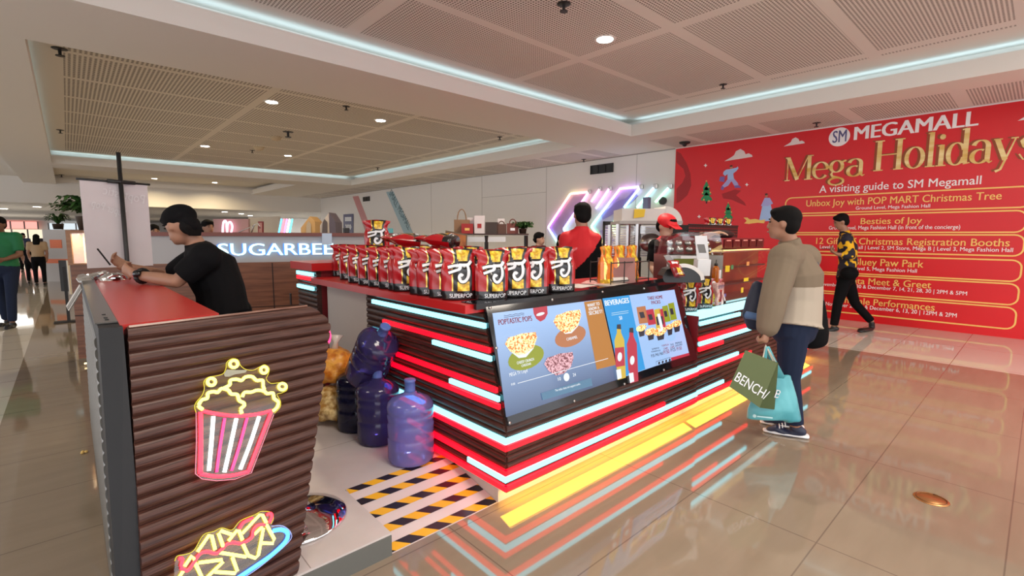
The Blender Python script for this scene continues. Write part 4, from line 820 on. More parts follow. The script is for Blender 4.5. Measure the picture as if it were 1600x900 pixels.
for x, z, mat, w, h in ((4.61, 1.08, 'y', .09, .06), (4.96, .97, 'y', .11, .035), (4.75, 1.10, 'g', .05, .04), (5.18, .90, 'g', .06, .05), (4.83, .87, 'y', .05, .05), (5.13, 1.12, 'o', .06, .04), (4.43, .86, 'b', .06, .03)):
    y = 1.93+(z-.835)*.32+.02; MB().box((x, y, z), (x+w, y+.004, z+h)).build('price_tag', {'y': M('tag_yellow', (.85, .62, .02), .5), 'g': M('tag_green', (.01, .3, .12), .5), 'o': M('tag_orange', (.85, .4, .12), .5), 'b': M('tag_blue', (.12, .12, .35), .5)}[mat], t)
t = thing('sauce_station', 'dark maroon row of sauce and topping boxes above the glass case', 'sauce station', (5.5, 2.4, 1.284))
MB().box((4.98, 2.24, 1.2842), (6.1, 2.56, 1.40), .01).build('cabinet', REDM, t)
for k in range(5): MB().box((5.01+.21*k, 2.228, 1.30), (5.19+.21*k, 2.24, 1.385)).build('panel_face', M('maroon_dark', (.07, .008, .012), .25), t); MB().box((5.05+.21*k, 2.222, 1.37), (5.15+.21*k, 2.23, 1.382)).build('label_strip', M('label_pink', (.7, .3, .28), .5), t)
bk = thing('perforated_basket', 'black perforated basket of pouches on a stand behind the sauce station', 'basket', (5.5, 2.75, 0))
def basket():
    m, N, L, b = nt('basket_mesh'); tc = N.new('ShaderNodeTexCoord'); spn = N.new('ShaderNodeSeparateXYZ'); L.new(tc.outputs['Object'], spn.inputs[0])
    f = mth(N, L, 'MULTIPLY', mth(N, L, 'LESS_THAN', mth(N, L, 'FRACT', mth(N, L, 'MULTIPLY', spn.outputs[0], 26)), .5), mth(N, L, 'LESS_THAN', mth(N, L, 'FRACT', mth(N, L, 'MULTIPLY', spn.outputs[2], 30)), .5))
    L.new(mixc(N, L, f, (.012, .01, .01), (.3, .015, .02)), b.inputs['Base Color']); return m
BM = basket(); m = MB(); m.box((4.95, 2.60, 1.38), (6.2, 2.62, 1.54)); m.box((4.95, 2.62, 1.38), (4.97, 2.9, 1.54)); m.box((6.18, 2.62, 1.38), (6.2, 2.9, 1.54)); m.box((4.95, 2.88, 1.38), (6.2, 2.9, 1.54)); m.build('mesh_wall', BM, bk)
m = MB(); m.tube([(4.95, 2.60, 1.545), (6.2, 2.60, 1.545)], .008); m.build('rim', BLACK, bk); MB().box((4.95, 2.60, .1035), (6.2, 2.9, 1.38)).build('stand', DARKL, bk)
for i, (x, l) in enumerate(((1108, 'left'), (1120, 'middle'), (1133, 'right'))):
    p = onY(x, 366, 2.75); place(proto, False, (p.x, 2.76, 1.381), radians(-28), 'popcorn pouch sticking up from the black basket, %s of three' % l, 'pouches in the black basket', rx=.15, s=.95)
c = V((5.35, 2.42, 1.44)); m = MB(); m.ell(c, (.26, .1, .05)); tag(blob('apron', m, BLACK, None, .012), 'black folded cloth lying on top of the sauce station', 'cloth')
# ================================================================== RAMP-SIDE JUGS, POPCORN BAGS, STOOLS
JF = jug_mat('jug_led_lit_blue', (.50, .55, 1.0), (.38, .42, 1.0), .5); JD = jug_mat('jug_dark_blue', (.08, .10, .26), (.035, .04, .13), .45); JP = jug_mat('jug_violet', (.24, .21, .60), (.13, .11, .36), .45)  # nearest jug's paler blue has scattered LED light painted into it
CAPB = M('jug_neck_blue', (.10, .16, .45), .3)
def jug(loc, label, mat, rot=None):
    t = thing('water_jug', label, 'water jug', loc, 'blue water jugs on the platform'); q = V(loc); mx = rot
    MB().lathe(q, [(.06, .002), (.112, 0), (.128, .012), (.134, .03), (.134, .12), (.134, .145), (.128, .155), (.134, .165), (.134, .23), (.128, .245), (.134, .26), (.134, .285), (.129, .295), (.134, .305), (.134, .335), (.127, .355), (.105, .375), (.065, .392), (.042, .400), (.034, .415)], 36, mx).build('bottle_body', mat, t, True)
    MB().lathe(q, [(.033, .41), (.031, .425), (.030, .47), (.033, .472), (.033, .485), (.026, .486)], 24, mx).build('neck', CAPB, t, True)
    return t
jug((1.41, 2.42, .1035), 'blue water jug coloured as LED-lit, nearest, standing by the hazard tape', JF)
jug((1.398, 2.80, .1035), 'dark violet water jug standing behind the pale one', JP)
jug((1.388, 3.09, .1035), 'dark navy water jug standing farthest back', JD)
ax = (RT*.42+UP*.72-FW*.50).normalized(); e1 = V((0, 0, 1)).cross(ax).normalized(); e2 = ax.cross(e1)
c = at(585, 551, 3.13); jug(c-ax*.24, 'violet water jug lying tilted across the tops of two others', JP, Matrix((e1, e2, ax)).transposed())
CORNM = noise_mat('bagged_popcorn', (.42, .20, .03), (.88, .66, .30), (1, 1, 1), 26, .35, 3, .36, .62, bump=.9); CORNO = noise_mat('bagged_cheese_corn', (.55, .15, .01), (.9, .42, .06), (1, 1, 1), 20, .35, 3, .36, .62, bump=.8)
def popbag(c, r, h, mat, label):
    t = thing('popcorn_bag', label, 'popcorn bag', c, 'bags of popcorn stacked by the jugs'); q = V(c); m = MB()
    for k in range(26):
        a = k*2.4; z = (k+.5)/26; rr = r*(.55+.45*sin(pi*min(1, z*1.1+.1))**.5); m.ell(q+V((rr*.72*cos(a), rr*.72*sin(a), .05+z*(h-.1))), (.062, .062, .055))
    m.ell(q+V((0, 0, h*.5)), (r*.85, r*.85, h*.48)); blob('bag_body', m, mat, t, .014, 3)
    m = MB(); m.loft([q+V((0, 0, h-.02)), q+V((.01, 0, h+.03)), q+V((.02, .01, h+.08))], [.03, .016, .05], n=10, round_=False); m.build('bag_neck', M('bag_film', (.75, .66, .58), .25), t, True)
q = onZ(527, 658, .1035); popbag((q.x, q.y+.02, .1035), .155, .27, CORNM, 'clear bag of pale popcorn on the platform behind the slatted panel')
popbag((q.x+.02, q.y+.05, .36), .15, .27, CORNO, 'clear bag of orange cheese popcorn on top of the pale one')
def stool(loc, label, seat_h=.78, sr=.185):
    t = thing('bar_stool', label, 'bar stool', loc, 'chrome bar stools with red seats'); q = V(loc)
    MB().lathe(q, [(.212, 0), (.218, .006), (.212, .014), (.16, .03), (.08, .048), (.035, .06), (.03, .08)], 40).build('chrome_base', CHROME, t, True)
    MB().cyl(q+V((0, 0, .07)), q+V((0, 0, seat_h-.04)), .024).build('pole', CHROME, t, True)
    m = MB(); m.tube([q+V((.7*sr*cos(k*pi/8), .7*sr*sin(k*pi/8), .30)) for k in range(17)], .009); m.tube([q+V((.7*sr, 0, .3)), q+V((0, 0, .3))], .008); m.build('footrest', CHROME, t, True)
    MB().lathe(q, [(sr*.8, seat_h-.045), (sr*.97, seat_h-.03), (sr, seat_h), (sr*.92, seat_h+.02), (sr*.45, seat_h+.028)], 32).build('seat', M('seat_red', (.72, .012, .012), .35), t, True)
p = onZ(481, 806, .1035); stool((p.x-.045, p.y-.0, .1035), 'bar stool with shiny round base right behind the slatted panel', .60, .09)
# ================================================================== THINGS BEHIND THE BOOTH
BWOOD = noise_mat('brown_panel', (.13, .045, .022), (.22, .085, .042), (1, 1, 14), 3, .4); WOODF = noise_mat('oak_frame', (.24, .10, .04), (.34, .16, .07), (1, 1, 12), 4, .4)
# ---- neon wall art on the white wall
RB = neon_rainbow(); art_ = thing('neon_wall_art', 'rainbow neon chevrons and slanted tubes with iridescent panels on the white wall', 'neon art', (9.72, 7.2, 1.6))
HOLO = noise_mat('iridescent_vinyl', (.42, .34, .62), (.70, .62, .80), (1, .8, 1.4), 1.6, .25, 5); PURP = noise_mat('purple_vinyl', (.36, .22, .44), (.52, .36, .58), (1, 1, 1), 1.2, .3)
def ap(x, y, X=9.70): return onX(840+x/6, 280+y/6, X)
def avinyl(pts, mat): MB().prism([ap(*p, 9.752) for p in pts], (.004, 0, 0)).build('vinyl_panel', mat, art_)
avinyl([(100, 450), (305, 140), (475, 120), (245, 465), (300, 600), (195, 600)], PURP); avinyl([(765, 95), (955, 72), (690, 440), (690, 695), (685, 695), (505, 440)], HOLO)
m = MB(); m.ribbon([ap(*p, 9.75) for p in smooth([(920, 130), (840, 210), (760, 240), (690, 300), (600, 350)], 6)], [.09]*25, NX, .002); m.build('swirl_print', M('swirl_violet', (.30, .22, .58), .3), art_)
m = MB(); m.ribbon([ap(*p, 9.75) for p in smooth([(620, 470), (640, 540), (690, 610)], 6)], [.14]*13, NX, .002); m.build('swirl_print', M('swirl_violet', (.30, .22, .58), .3), art_)
for pts in ([(100, 450), (305, 140)], [(310, 136), (470, 121)], [(475, 125), (245, 465)], [(100, 455), (190, 598)], [(765, 100), (505, 440)], [(505, 445), (685, 693)], [(768, 90), (952, 71)], [(955, 80), (812, 265)], [(775, 310), (690, 440)], [(690, 445), (755, 545)], [(580, 95), (505, 210)], [(670, 92), (548, 275)], [(1090, 80), (932, 265)], [(1228, 82), (1105, 215)], [(245, 470), (310, 580)]):
    MB().tube([ap(*p) for p in pts], .027, 8).build('neon_tube', RB, art_, True)
for x, y in ((480, 117), (580, 90), (675, 85), (965, 70), (1100, 66), (1240, 66)): q = ap(x, y); MB().box(q-V((.01, .05, .05)), q+V((.05, .05, .05)), .01).build('tube_clip', STEEL, art_)
# ---- slanted ribbons on the far wall
def wallpoly(name, label, cat, pts, mat, group=None, X=WX): return tag(MB().prism([onX(x, y, X-.002) for x, y in pts], (-.004, 0, 0)).build(name, mat), label, cat, group)
wallpoly('wall_decal', 'pink diagonal stripe decal on the far white wall', 'wall decal', [(551, 307), (560, 306), (577, 350), (585, 372), (574, 372), (567, 350)], M('decal_pink', (.62, .28, .28), .5))
d_ = wallpoly('wall_decal', 'pale blue diagonal stripe decal with dark lettering on the white wall', 'wall decal', [(603.5, 300), (614.5, 299), (652, 378), (637, 378)], M('decal_blue', (.38, .55, .62), .5))
m = MB()
for s, a, b in (('SMALL', (608, 303), (619, 325)), ('MEGAMALL', (621, 328), (638, 360))):
    A, B = onX(*a, WX-.01), onX(*b, WX-.01); lettering(m, s, A, B, .28, NX, .0, .002)
o = m.build('lettering', M('ink_teal', (.03, .1, .14), .5)); o.parent = d_
t = thing('wall_sign', 'navy blue notice with white lines on the far white wall', 'sign', onX(545, 350, WX-.02)); MB().prism([onX(x, y, WX-.03) for x, y in ((536.5, 335), (551.5, 334), (551.5, 372), (536.5, 372))], (.025, 0, 0)).build('sign_board', M('sign_navy', (.06, .06, .16), .4), t)
m = MB()
for y in (341, 344): m.ribbon([onX(539, y, WX-.034), onX(549, y-.3, WX-.034)], .05, NX, .002)
for k in range(4): m.ribbon([onX(540+2.3*k, 351, WX-.034), onX(541.5+2.3*k, 354.5, WX-.034), onX(540+2.3*k, 358, WX-.034)], .05, NX, .002)
m.build('printed_mark', PWHT, t)
# ---- house shaped boards
def house(label, pts, dep, mat, side, pic):
    P = [at(x, y, dep) for x, y in pts]; t = thing('house_board', label, 'display board', (P[0].x, P[0].y, 0), 'house-shaped boards'); P[0].z = P[-1].z = 0
    MB().prism(P, w_*.4).build('board', mat, t); q = at(*pic, dep); MB().prism([at(pic[0]+x_, pic[1]+y_, dep-.02) for x_, y_ in ((-4, 14), (-3, -2), (0, -8), (4, -3), (4, 14))], w_*.01).build('printed_picture', side, t)
house('tan house-shaped board behind the frosted counter sign', [(470, 380), (470, 356), (484, 338), (492, 346), (492, 380)], 10.5, M('tan_board', (.45, .28, .12), .5), M('print_grey', (.35, .3, .25), .5), (482, 353))
house('grey house-shaped board with dark right side, nearer the navy notice', [(500, 380), (500, 352), (514, 332), (514, 380)], 10.2, M('grey_board', (.36, .33, .34), .5), M('print_dark', (.05, .04, .05), .5), (507, 350))
P = [at(x, y, 10.19) for x, y in ((514, 380), (514, 332), (524, 347), (524, 380))]; P[0].z = P[-1].z = 0; tag(MB().prism(P, w_*.4).build('house_board', M('plum_board', (.06, .045, .07), .4)), 'dark gabled panel against the right of the grey house-shaped board', 'display board', 'house-shaped boards')
# ---- frosted sign counter
SA, SB = V((0, 6.93, 0)), V((3.45, 5.72, 0)); SD = (SB-SA).normalized(); SN = V((SD.y, -SD.x, 0))
def bp(x, y, l=0): return onP(x, y, SA+SN*l, SN)
def sbox(mb, a, b, y0, y1, z0, z1): p = [SA+SD*a+SN*y1, SA+SD*b+SN*y1, SA+SD*b+SN*y0, SA+SD*a+SN*y0]; mb.hexa([q+V((0, 0, z0)) for q in p], [q+V((0, 0, z1)) for q in p]); return mb
LN = (SB-SA).length
bee = thing('dessert_counter', 'brown panelled counter with frosted band and glowing SUGARBEE letters', 'counter', (1.7, 6.4, 0))
sbox(MB(), 0, LN, -.55, 0, .08, 1.09).build('wood_body', BWOOD, bee); sbox(MB(), .05, LN-.05, -.5, -.03, 0, .08).build('kick_base', BLACK, bee)
m = MB()
for a in (.62, 1.25, 1.92, 2.62, 3.25): sbox(m, a-.006, a+.006, 0, .003, .1, 1.08)
sbox(m, 0, LN, 0, .003, .545, .555); m.build('panel_joint', M('joint_dark', (.02, .008, .006), .7), bee)
FR = M('frosted_panel', (.42, .41, .42), .35); sbox(MB(), .34, LN-.03, -.10, -.005, 1.09, 1.40).build('frosted_band', FR, bee)
sbox(MB(), .30, LN, -.14, .03, 1.40, 1.445).build('top_rail', REDM if 0 else M('rail_wood', (.20, .06, .045), .4), bee); sbox(MB(), LN-.05, LN, -.14, .03, 1.09, 1.445).build('end_post', BWOOD, bee); sbox(MB(), .3, LN, -.5, -.14, 1.09, 1.13).build('work_top', M('worktop_grey', (.35, .33, .32), .4), bee)
q0, q1 = bp(341, 396, .012), bp(520.5, 395.5, .012); q0.z = q1.z = 1.176
m = MB(); lettering(m, 'SUGARBEE', q0, q1, .138, SN, .018, .02); m.build('glowing_letters', G('letters_glow', (.55, .95, 1), 1.6), bee)
m = MB(); lettering(m, 'SUGARBEE', q0-SD*.014, q1-SD*.014, .138, SN, .02, .004); m.build('letter_halo', G('letters_blue', (.05, .22, .9), 1.2), bee)
p = [bp(x, y, .035) for x, y in ((503, 364.5), (518.5, 364.5), (518.5, 382), (503, 383))]; tag(MB().prism(p, SN*.003).build('paper_notice', M('paper_blue', (.55, .68, .85), .6)), 'pale blue paper notice hanging over the frosted band above the last letters', 'paper')
t = thing('water_tap', 'small slanted tap on the rail of the frosted counter', 'tap', bp(393, 362, -.08)); q = t.location.copy(); q.z = 1.4455; t.location = q
MB().tube([q, q+V((.03, -.01, .09)), q+V((.07, -.02, .11)), q+V((.09, -.03, .05))], .008).build('spout', STEEL, t, True); MB().tube([q+V((-.13, .05, .0)), q+V((.02, -.0, .08))], .007).build('handle', STEEL, t, True)
for x, w, h, mat, l in ((629, 9, 7, M('teal_card', (.1, .42, .45), .5), 'small teal box on the right end of the frosted counter rail'), (561, 8, 7, BLACK, 'small black holder on the frosted counter rail beside the navy notice')):
    c = bp(x-20, 363, -.06); c.z = 1.4455; tag(MB().box(c-V((w/240, .03, 0)), c+V((w/240, .03, h/110)), .004).build('counter_box', mat), l, 'box')
sc = thing('lit_showcase', 'wood framed lit showcase at the left end of the panelled counter', 'showcase', bp(121, 410)); sc.location.z = 1.092
m = MB(); sbox(m, -.01, .03, -.5, .012, 1.092, 1.46); sbox(m, .28, .31, -.5, .012, 1.092, 1.46); sbox(m, .03, .28, -.5, .012, 1.43, 1.46); sbox(m, .03, .28, -.5, .012, 1.092, 1.11); m.build('frame', WOODF, sc)
sbox(MB(), .03, .28, -.3, -.29, 1.11, 1.43).build('back_panel', M('lit_cream', (.75, .55, .32), .6, emit=(1, .72, .4), es=.35), sc); sbox(MB(), .03, .28, -.004, .0, 1.11, 1.43).build('glass_pane', glass('case_glass'), sc)
area_light('showcase_lamp', SA+SD*.15-SN*.15+V((0, 0, 1.42)), .2, 3, (1, .8, .5), (0, 0, 0), sc)
FERN = noise_mat('fern_green', (.01, .045, .008), (.06, .16, .03), (1, 1, 1), 9, .5)
def fern(loc, label, r, n, h, cat='potted fern'):
    t = thing('potted_fern', label, 'plant', loc); q = V(loc); MB().lathe(q, [(r*.28, 0), (r*.34, r*.4), (r*.36, r*.42)], 18).build('pot', M('pot_dark', (.05, .03, .02), .5), t, True)
    m = MB(); rnd = random.Random(int(loc[0]*100))
    for k in range(n):
        a = rnd.random()*6.28; l = r*(.6+.5*rnd.random()); up = h*(.35+.65*rnd.random()); D = V((cos(a), sin(a), 0)); S = V((-sin(a), cos(a), 0)); prev = None
        pts = [q+V((0, 0, r*.38))+D*(l*s)+V((0, 0, up*4*s*(1-s*.85)*.6)) for s in (0, .25, .5, .75, 1)]
        for i in range(4):
            w = (.030, .034, .028, .018, .004)
            m.add([pts[i]-S*w[i], pts[i]+S*w[i], pts[i+1]+S*w[i+1], pts[i+1]-S*w[i+1]], [(0, 1, 2, 3)])
            for sg in (-1, 1): m.add([pts[i], pts[i]+S*sg*.07*r/.35-V((0, 0, .02))+D*.02, pts[i]+D*.03+V((0, 0, .004))], [(0, 1, 2)])
    m.build('fronds', FERN, t)
c = SA+SD*.14-SN*.2; fern((c.x, c.y, 1.462), 'bushy dark green fern on top of the lit showcase', .36, 90, .34)
# ---- roll banner, seen from behind
ban = thing('hanging_banner', 'white banner seen from behind on a tall black pole stand', 'banner', (.31, 5.0, 0)); BANM = noise_mat('banner_white', (.58, .53, .56), (.64, .59, .61), (1, 1, 1), 2, .6)
b0_, b1_ = at(124, 279.5, 3.75), at(230, 290.5, 4.15); b1_.z = b0_.z; c0, c1 = b0_.copy(), b1_.copy(); c0.z = c1.z = 1.15; bn = (b1_-b0_).normalized().cross(V((0, 0, 1))); bn = -bn if bn.dot(CAM-b0_) < 0 else bn
MB().hexa([c0, c1, c1-bn*.004, c0-bn*.004], [b0_, b1_, b1_-bn*.004, b0_-bn*.004]).build('banner_sheet', BANM, ban)
bu = (b1_-b0_).normalized()
MB().tube([b0_-bu*.02, b1_+bu*.02], .009).build('top_rod', BLACK, ban, True)
pc = b0_+bu*((b1_-b0_).length*.56)+bn*.03; MB().tube([V((pc.x, pc.y, .02)), V((pc.x, pc.y, 2.08))], .016, 10).build('pole', BLACK, ban, True); MB().tube([pc-bu*.09+V((0, 0, .0)), pc+bu*.10+V((0, 0, -.0))], .016, 8).build('clamp', BLACK, ban, True)
m = MB(); m.box((pc.x-.18, pc.y-.18, 0), (pc.x+.18, pc.y+.18, .02), .006); m.build('base', BLACK, ban)
FAINT = M('faint_print', (.72, .69, .71), .6)
def mirror_text(s, a, b, h):
    A, B = b0_+bu*((b1_-b0_).length*a[0])+V((0, 0, a[1]-b0_.z)), b0_+bu*((b1_-b0_).length*b[0])+V((0, 0, b[1]-b0_.z)); m = MB(); lettering(m, s, A, B, h, -bn, .01, -.006); m.build('faint_lettering', FAINT, ban)
mirror_text('Poptastic', (.92, 1.68), (.30, 1.74), .07); mirror_text('Super Pop', (.60, 1.56), (.12, 1.64), .06)
# ---- items on the foreground counter
fo = MB(); rnd = random.Random(3); c = onZ(158, 437, 1.108)
for k in range(26): a = rnd.random()*6.28; r_ = rnd.random()**.5; fo.ell(c+u*(.125*r_*cos(a))+w_*(.09*r_*sin(a))+V((0, 0, .012+.030*(1-r_)*rnd.random())), (.04, .04, .012+.012*(1-r_)), Matrix.Rotation(rnd.random()*2-1, 3, 'X') @ Matrix.Rotation(rnd.random()*1.2-.6, 3, 'Y'), 8, 5)
fp = thing('foil_packet', 'crumpled silver foil packet at the far end of the bar counter', 'foil packet', c); fo.build('crumpled_foil', M('foil', (.75, .78, .8), .18, 1), fp)
P = [at(x, y, d) for x, y, d in ((124, 444, 3.22), (128, 452, 3.22), (107, 486, 3.25), (103, 478, 3.25))]; bk_ = thing('brochure', 'open white brochure hanging off the far left end of the bar counter', 'brochure', P[0])
MB().prism(P, w_*.012).build('cover', M('brochure_white', (.62, .6, .57), .5), bk_); MB().prism([p-w_*.004+u*.006 for p in (P[0]*.8+P[1]*.2, P[0]*.35+P[1]*.65, P[3]*.35+P[2]*.65, P[3]*.8+P[2]*.2)], w_*.003).build('printed_strip', M('brochure_grey', (.25, .24, .22), .5), bk_)
p = onZ(108, 503); t = thing('info_stand', 'slim black information stand beside the brown counter in the corridor', 'stand', p)
MB().box(p-V((.18, .1, 0)), p+V((.18, .1, .02)), .005).build('base_plate', BLACK, t); MB().box(p-V((.02, .02, 0)), p+V((.02, .02, .9))).build('post', BLACK, t); MB().hexa([p+u*a+w_*b+V((0, 0, .5)) for a, b in ((-.08, 0), (.06, 0), (.06, .03), (-.08, .03))], [p+u*a+w_*b+V((0, 0, 1.0)) for a, b in ((-.08, 0), (.06, 0), (.06, .03), (-.08, .03))]).build('panel', M('stand_dark', (.03, .03, .03), .4), t)
MB().hexa([p+u*a+w_*b+V((0, 0, .45)) for a, b in ((.055, -.01), (.075, -.01), (.075, .02), (.055, .02))], [p+u*a+w_*b+V((0, 0, 1.0)) for a, b in ((.055, -.01), (.075, -.01), (.075, .02), (.055, .02))]).build('light_edge', CREAM, t)
m = MB(); sbox(m, .05, .6, .01, .03, .02, .035); m.build('kick_light', G('kick_glow', (1, .75, .4), 1.8), bee)
# ---- shelf with paper bags and plants
sh = thing('display_shelf', 'dark shelf unit with an orange picture panel behind the standing pouches', 'shelf', at(765, 420, 7)); sh.location.z = 0; DS = 7.0
def sq(x, y, l=0): return at(x, y, DS-l)
m = MB()
for x in (700, 760, 822): a = sq(x, 368); m.box(a-V((.02, .02, a.z)), a+V((.02, .02, 0)))
m.build('posts', BLACK, sh)
a, b = sq(697, 367), sq(826, 371); a.z = b.z = 1.425; MB().hexa([a, b, b+w_*.3, a+w_*.3], [q+V((0, 0, .022)) for q in (a, b, b+w_*.3, a+w_*.3)]).build('top_shelf', M('shelf_dark', (.05, .02, .015), .4), sh); MB().hexa([a-V((0, 0, .3)), b-V((0, 0, .3)), b+w_*.3-V((0, 0, .3)), a+w_*.3-V((0, 0, .3))], [q-V((0, 0, .28)) for q in (a, b, b+w_*.3, a+w_*.3)]).build('lower_shelf', M('shelf_dark', (.05, .02, .015), .4), sh)
MB().prism([sq(x, y, .05) for x, y in ((696, 360), (730, 366), (729, 396), (695, 396))], w_*.02).build('picture_frame', M('frame_brown', (.15, .1, .06), .5), sh); MB().prism([sq(x, y, .06) for x, y in ((699, 363), (728, 368), (727, 394), (698, 394))], w_*.005).build('picture', noise_mat('orange_print', (.25, .06, .02), (.60, .22, .05), (1, 1, 1), 6, .5), sh)
MB().prism([sq(x, y) for x, y in ((730, 370), (790, 370), (790, 378), (730, 378))], w_*.15).build('white_box_row', M('pale_box', (.6, .62, .65), .5), sh)
def paperbag(x0, x1, y0, mat, label, handle=None, dz=0, mark=None):
    A, B = sq(x0, 366), sq(x1, 366); A.z = B.z = 1.4475; H_ = sq(x0, y0).z-1.4475; A += w_*(.08+dz); B += w_*(.08+dz)
    t = thing('paper_bag', label, 'paper bag', (A+B)/2, 'paper bags on the shelf'); n4 = [A, B, B+w_*.1, A+w_*.1]; MB().hexa(n4, [q+V((0, 0, H_)) for q in n4]).build('bag_body', mat, t)
    if handle:
        m = MB(); c = (A+B)/2+V((0, 0, H_)); W_ = (B-A).length*.28; m.tube([c+u*(W_*cos(pi-k*pi/8))+V((0, 0, handle*sin(k*pi/8))) for k in range(9)], .008, 6); m.build('handle', mat, t)
    if mark: MB().hexa([q-w_*.004+V((0, 0, H_*.3)) for q in (A*.7+B*.3, A*.3+B*.7, A*.3+B*.7+w_*.003, A*.7+B*.3+w_*.003)], [q-w_*.004+V((0, 0, H_*.55)) for q in (A*.7+B*.3, A*.3+B*.7, A*.3+B*.7+w_*.003, A*.7+B*.3+w_*.003)]).build('printed_mark', mark, t)
KRAFT = M('kraft', (.30, .17, .09), .7); RBX = M('gift_red', (.38, .02, .02), .5)
paperbag(708.5, 733, 343, KRAFT, 'large kraft paper bag with twisted handle at the left of the shelf', .15, .0); paperbag(721, 739, 349.5, RBX, 'small red gift box with yellow mark in front of the kraft bag', None, -.08, YEL)
paperbag(741, 757, 337, M('bag_white', (.72, .66, .66), .6), 'white paper bag with a small red mark, middle of the shelf', None, -.06, RBX); paperbag(729, 745, 339.5, M('bag_white', (.72, .66, .66), .6), 'white paper bag behind the red gift box', None, .06)
paperbag(777, 788, 341, M('bag_white', (.72, .66, .66), .6), 'small white bag behind the dark bin', None, .1); paperbag(758, 778, 347, M('bin_black', (.05, .035, .03), .6), 'black bin-like bag right of the white bags', None, -.04); paperbag(776, 791, 350, M('bag_brown', (.10, .045, .03), .6), 'dark brown bag between the black bag and the red one', .04, -.04); paperbag(792, 810, 349, M('bag_redbrown', (.16, .04, .03), .6), 'red-brown paper bag with small handle right of the brown one', .06, -.05, PWHT)
c = sq(817, 368)+w_*.1; fern((c.x, c.y, 1.448), 'small dark trailing plant at the right end of the shelf', .17, 50, .16)
# ---- popcorn machine with white hood, dark grid with LED reflections as bars
pm = thing('popcorn_machine', 'tall popcorn machine with white hood and steel posts behind the counter', 'popcorn machine', at(1015, 440, 5.4)); pm.location.z = .1
DM = 5.4
def mq(x, y, l=0, z=None): p = at(x, y, DM)+w_*l; p.z = p.z if z is None else z; return p
HOODM = M('hood_white', (.58, .56, .53), .4)
def mbox(mb, x0, x1, y0, y1, l0, l1): A, B = mq(x0, y0), mq(x1, y0); zb, zt = mq((x0+x1)/2, y1).z, mq((x0+x1)/2, y0).z; p = [mq(x0, y0, l0), mq(x1, y0, l0), mq(x1, y0, l1), mq(x0, y0, l1)]; mb.hexa([V((q.x, q.y, zb)) for q in p], [V((q.x, q.y, zt)) for q in p]); return mb
mbox(MB(), 972, 1040, 326, 347, 0, .45).build('hood', HOODM, pm); mbox(MB(), 968, 1066, 345, 350, -.02, .5).build('hood_rim', M('rim_grey', (.4, .38, .36), .4), pm)
n_ = 10; m = MB(); m.prism([mq(1040, 347)]+[mq(1066-26*(1-sin(k*pi/2/n_)) if 0 else 1040+26*sin(k*pi/2/n_), 347-25*cos(k*pi/2/n_)) for k in range(n_+1)], w_*.45); m.build('hood_end', HOODM, pm)
for x in (966, 997, 1064):
    for l in (0, .45): m = MB(); a = mq(x, 350, l); m.box((a.x-.018, a.y-.018, 1.0), (a.x+.018, a.y+.018, a.z)); m.build('post', STEEL, pm)
mbox(MB(), 964, 1068, 440, 500, 0, .5).build('base_cabinet', REDM, pm); mbox(MB(), 1000, 1062, 352, 440, .40, .42).build('glass_back', glass('case_glass'), pm)
MB().prism([mq(x, y, -.012) for x, y in ((991, 327), (1008, 327), (1006, 339), (990, 341))], w_*.008).build('yellow_note', M('note_yellow', (.70, .48, .02), .6), pm)
MB().ell(mq(1025, 380, .2), (.13, .13, .11)).build('kettle', STEEL, pm, True)
a = mq(1018, 325, .2); a.z = mq(1018, 326).z+.001; tag(MB().box(a-V((.035, .035, 0)), a+V((.035, .035, .14)), .006).build('speaker_box', M('navy_box', (.05, .06, .12), .4)), 'small navy box standing on top of the white machine hood', 'box')
q = onX(1036.5, 314, WX-.002); tag(MB().cyl(q, q-V((.05, 0, 0)), .085, None, 24).build('wall_speaker', BLACK), 'black round speaker on the white wall left of the mural', 'speaker')
rk2 = thing('dark_grid_rack', 'black grid rack with LED reflections painted as pale bars behind the popcorn machine', 'rack', at(975, 440, 6.3)); rk2.location.z = 0; DM = 6.3
m = MB(); mbox(m, 943, 1002, 346, 352, 0, .05); mbox(m, 943, 946, 346, 410, 0, .05); mbox(m, 993, 1002, 346, 410, 0, .05); mbox(m, 943, 1002, 402, 480, 0, .05); mbox(m, 1036, 1040, 346, 410, 0, .05); m.build('frame', BLACK, rk2)
REFL_BAR = M('led_reflection_pale', (.62, .60, .70), .2, .3)  # pale bars modelled in place of LED reflections on the dark grid
for k in range(13): mbox(MB(), 946, 993, 354+k*3.7, 356.2+k*3.7, .02, .045).build('reflection_bar', REFL_BAR, rk2); mbox(MB(), 1002, 1036, 354+k*3.7, 356.2+k*3.7, .02, .045).build('reflection_bar', REFL_BAR, rk2)
# ---- floor box cover, litter
c = onZ(1455, 780); t = thing('floor_cover', 'round bronze floor outlet cover set in the tiles at lower right', 'floor cover', (c.x, c.y, 0)); MB().cyl((c.x, c.y, .0), (c.x, c.y, .004), .078, .074, 36).build('disc', M('bronze', (.55, .26, .10), .3, .8), t, True); m = MB(); m.tube([(c.x+.066*cos(k*pi/12), c.y+.066*sin(k*pi/12), .0045) for k in range(25)], .003, 6); m.build('rim', M('bronze_dark', (.25, .12, .05), .35, .8), t, True)
c = onZ(131, 708); m = MB()
for k in range(4): m.ell((c.x+.012*cos(k*2), c.y+.012*sin(k*2), .008), (.010, .010, .008), None, 8, 5)
tag(m.build('popcorn_kernel', M('kernel', (.75, .5, .15), .6), None, True), 'single spilled popcorn kernel on the corridor tiles', 'popcorn')
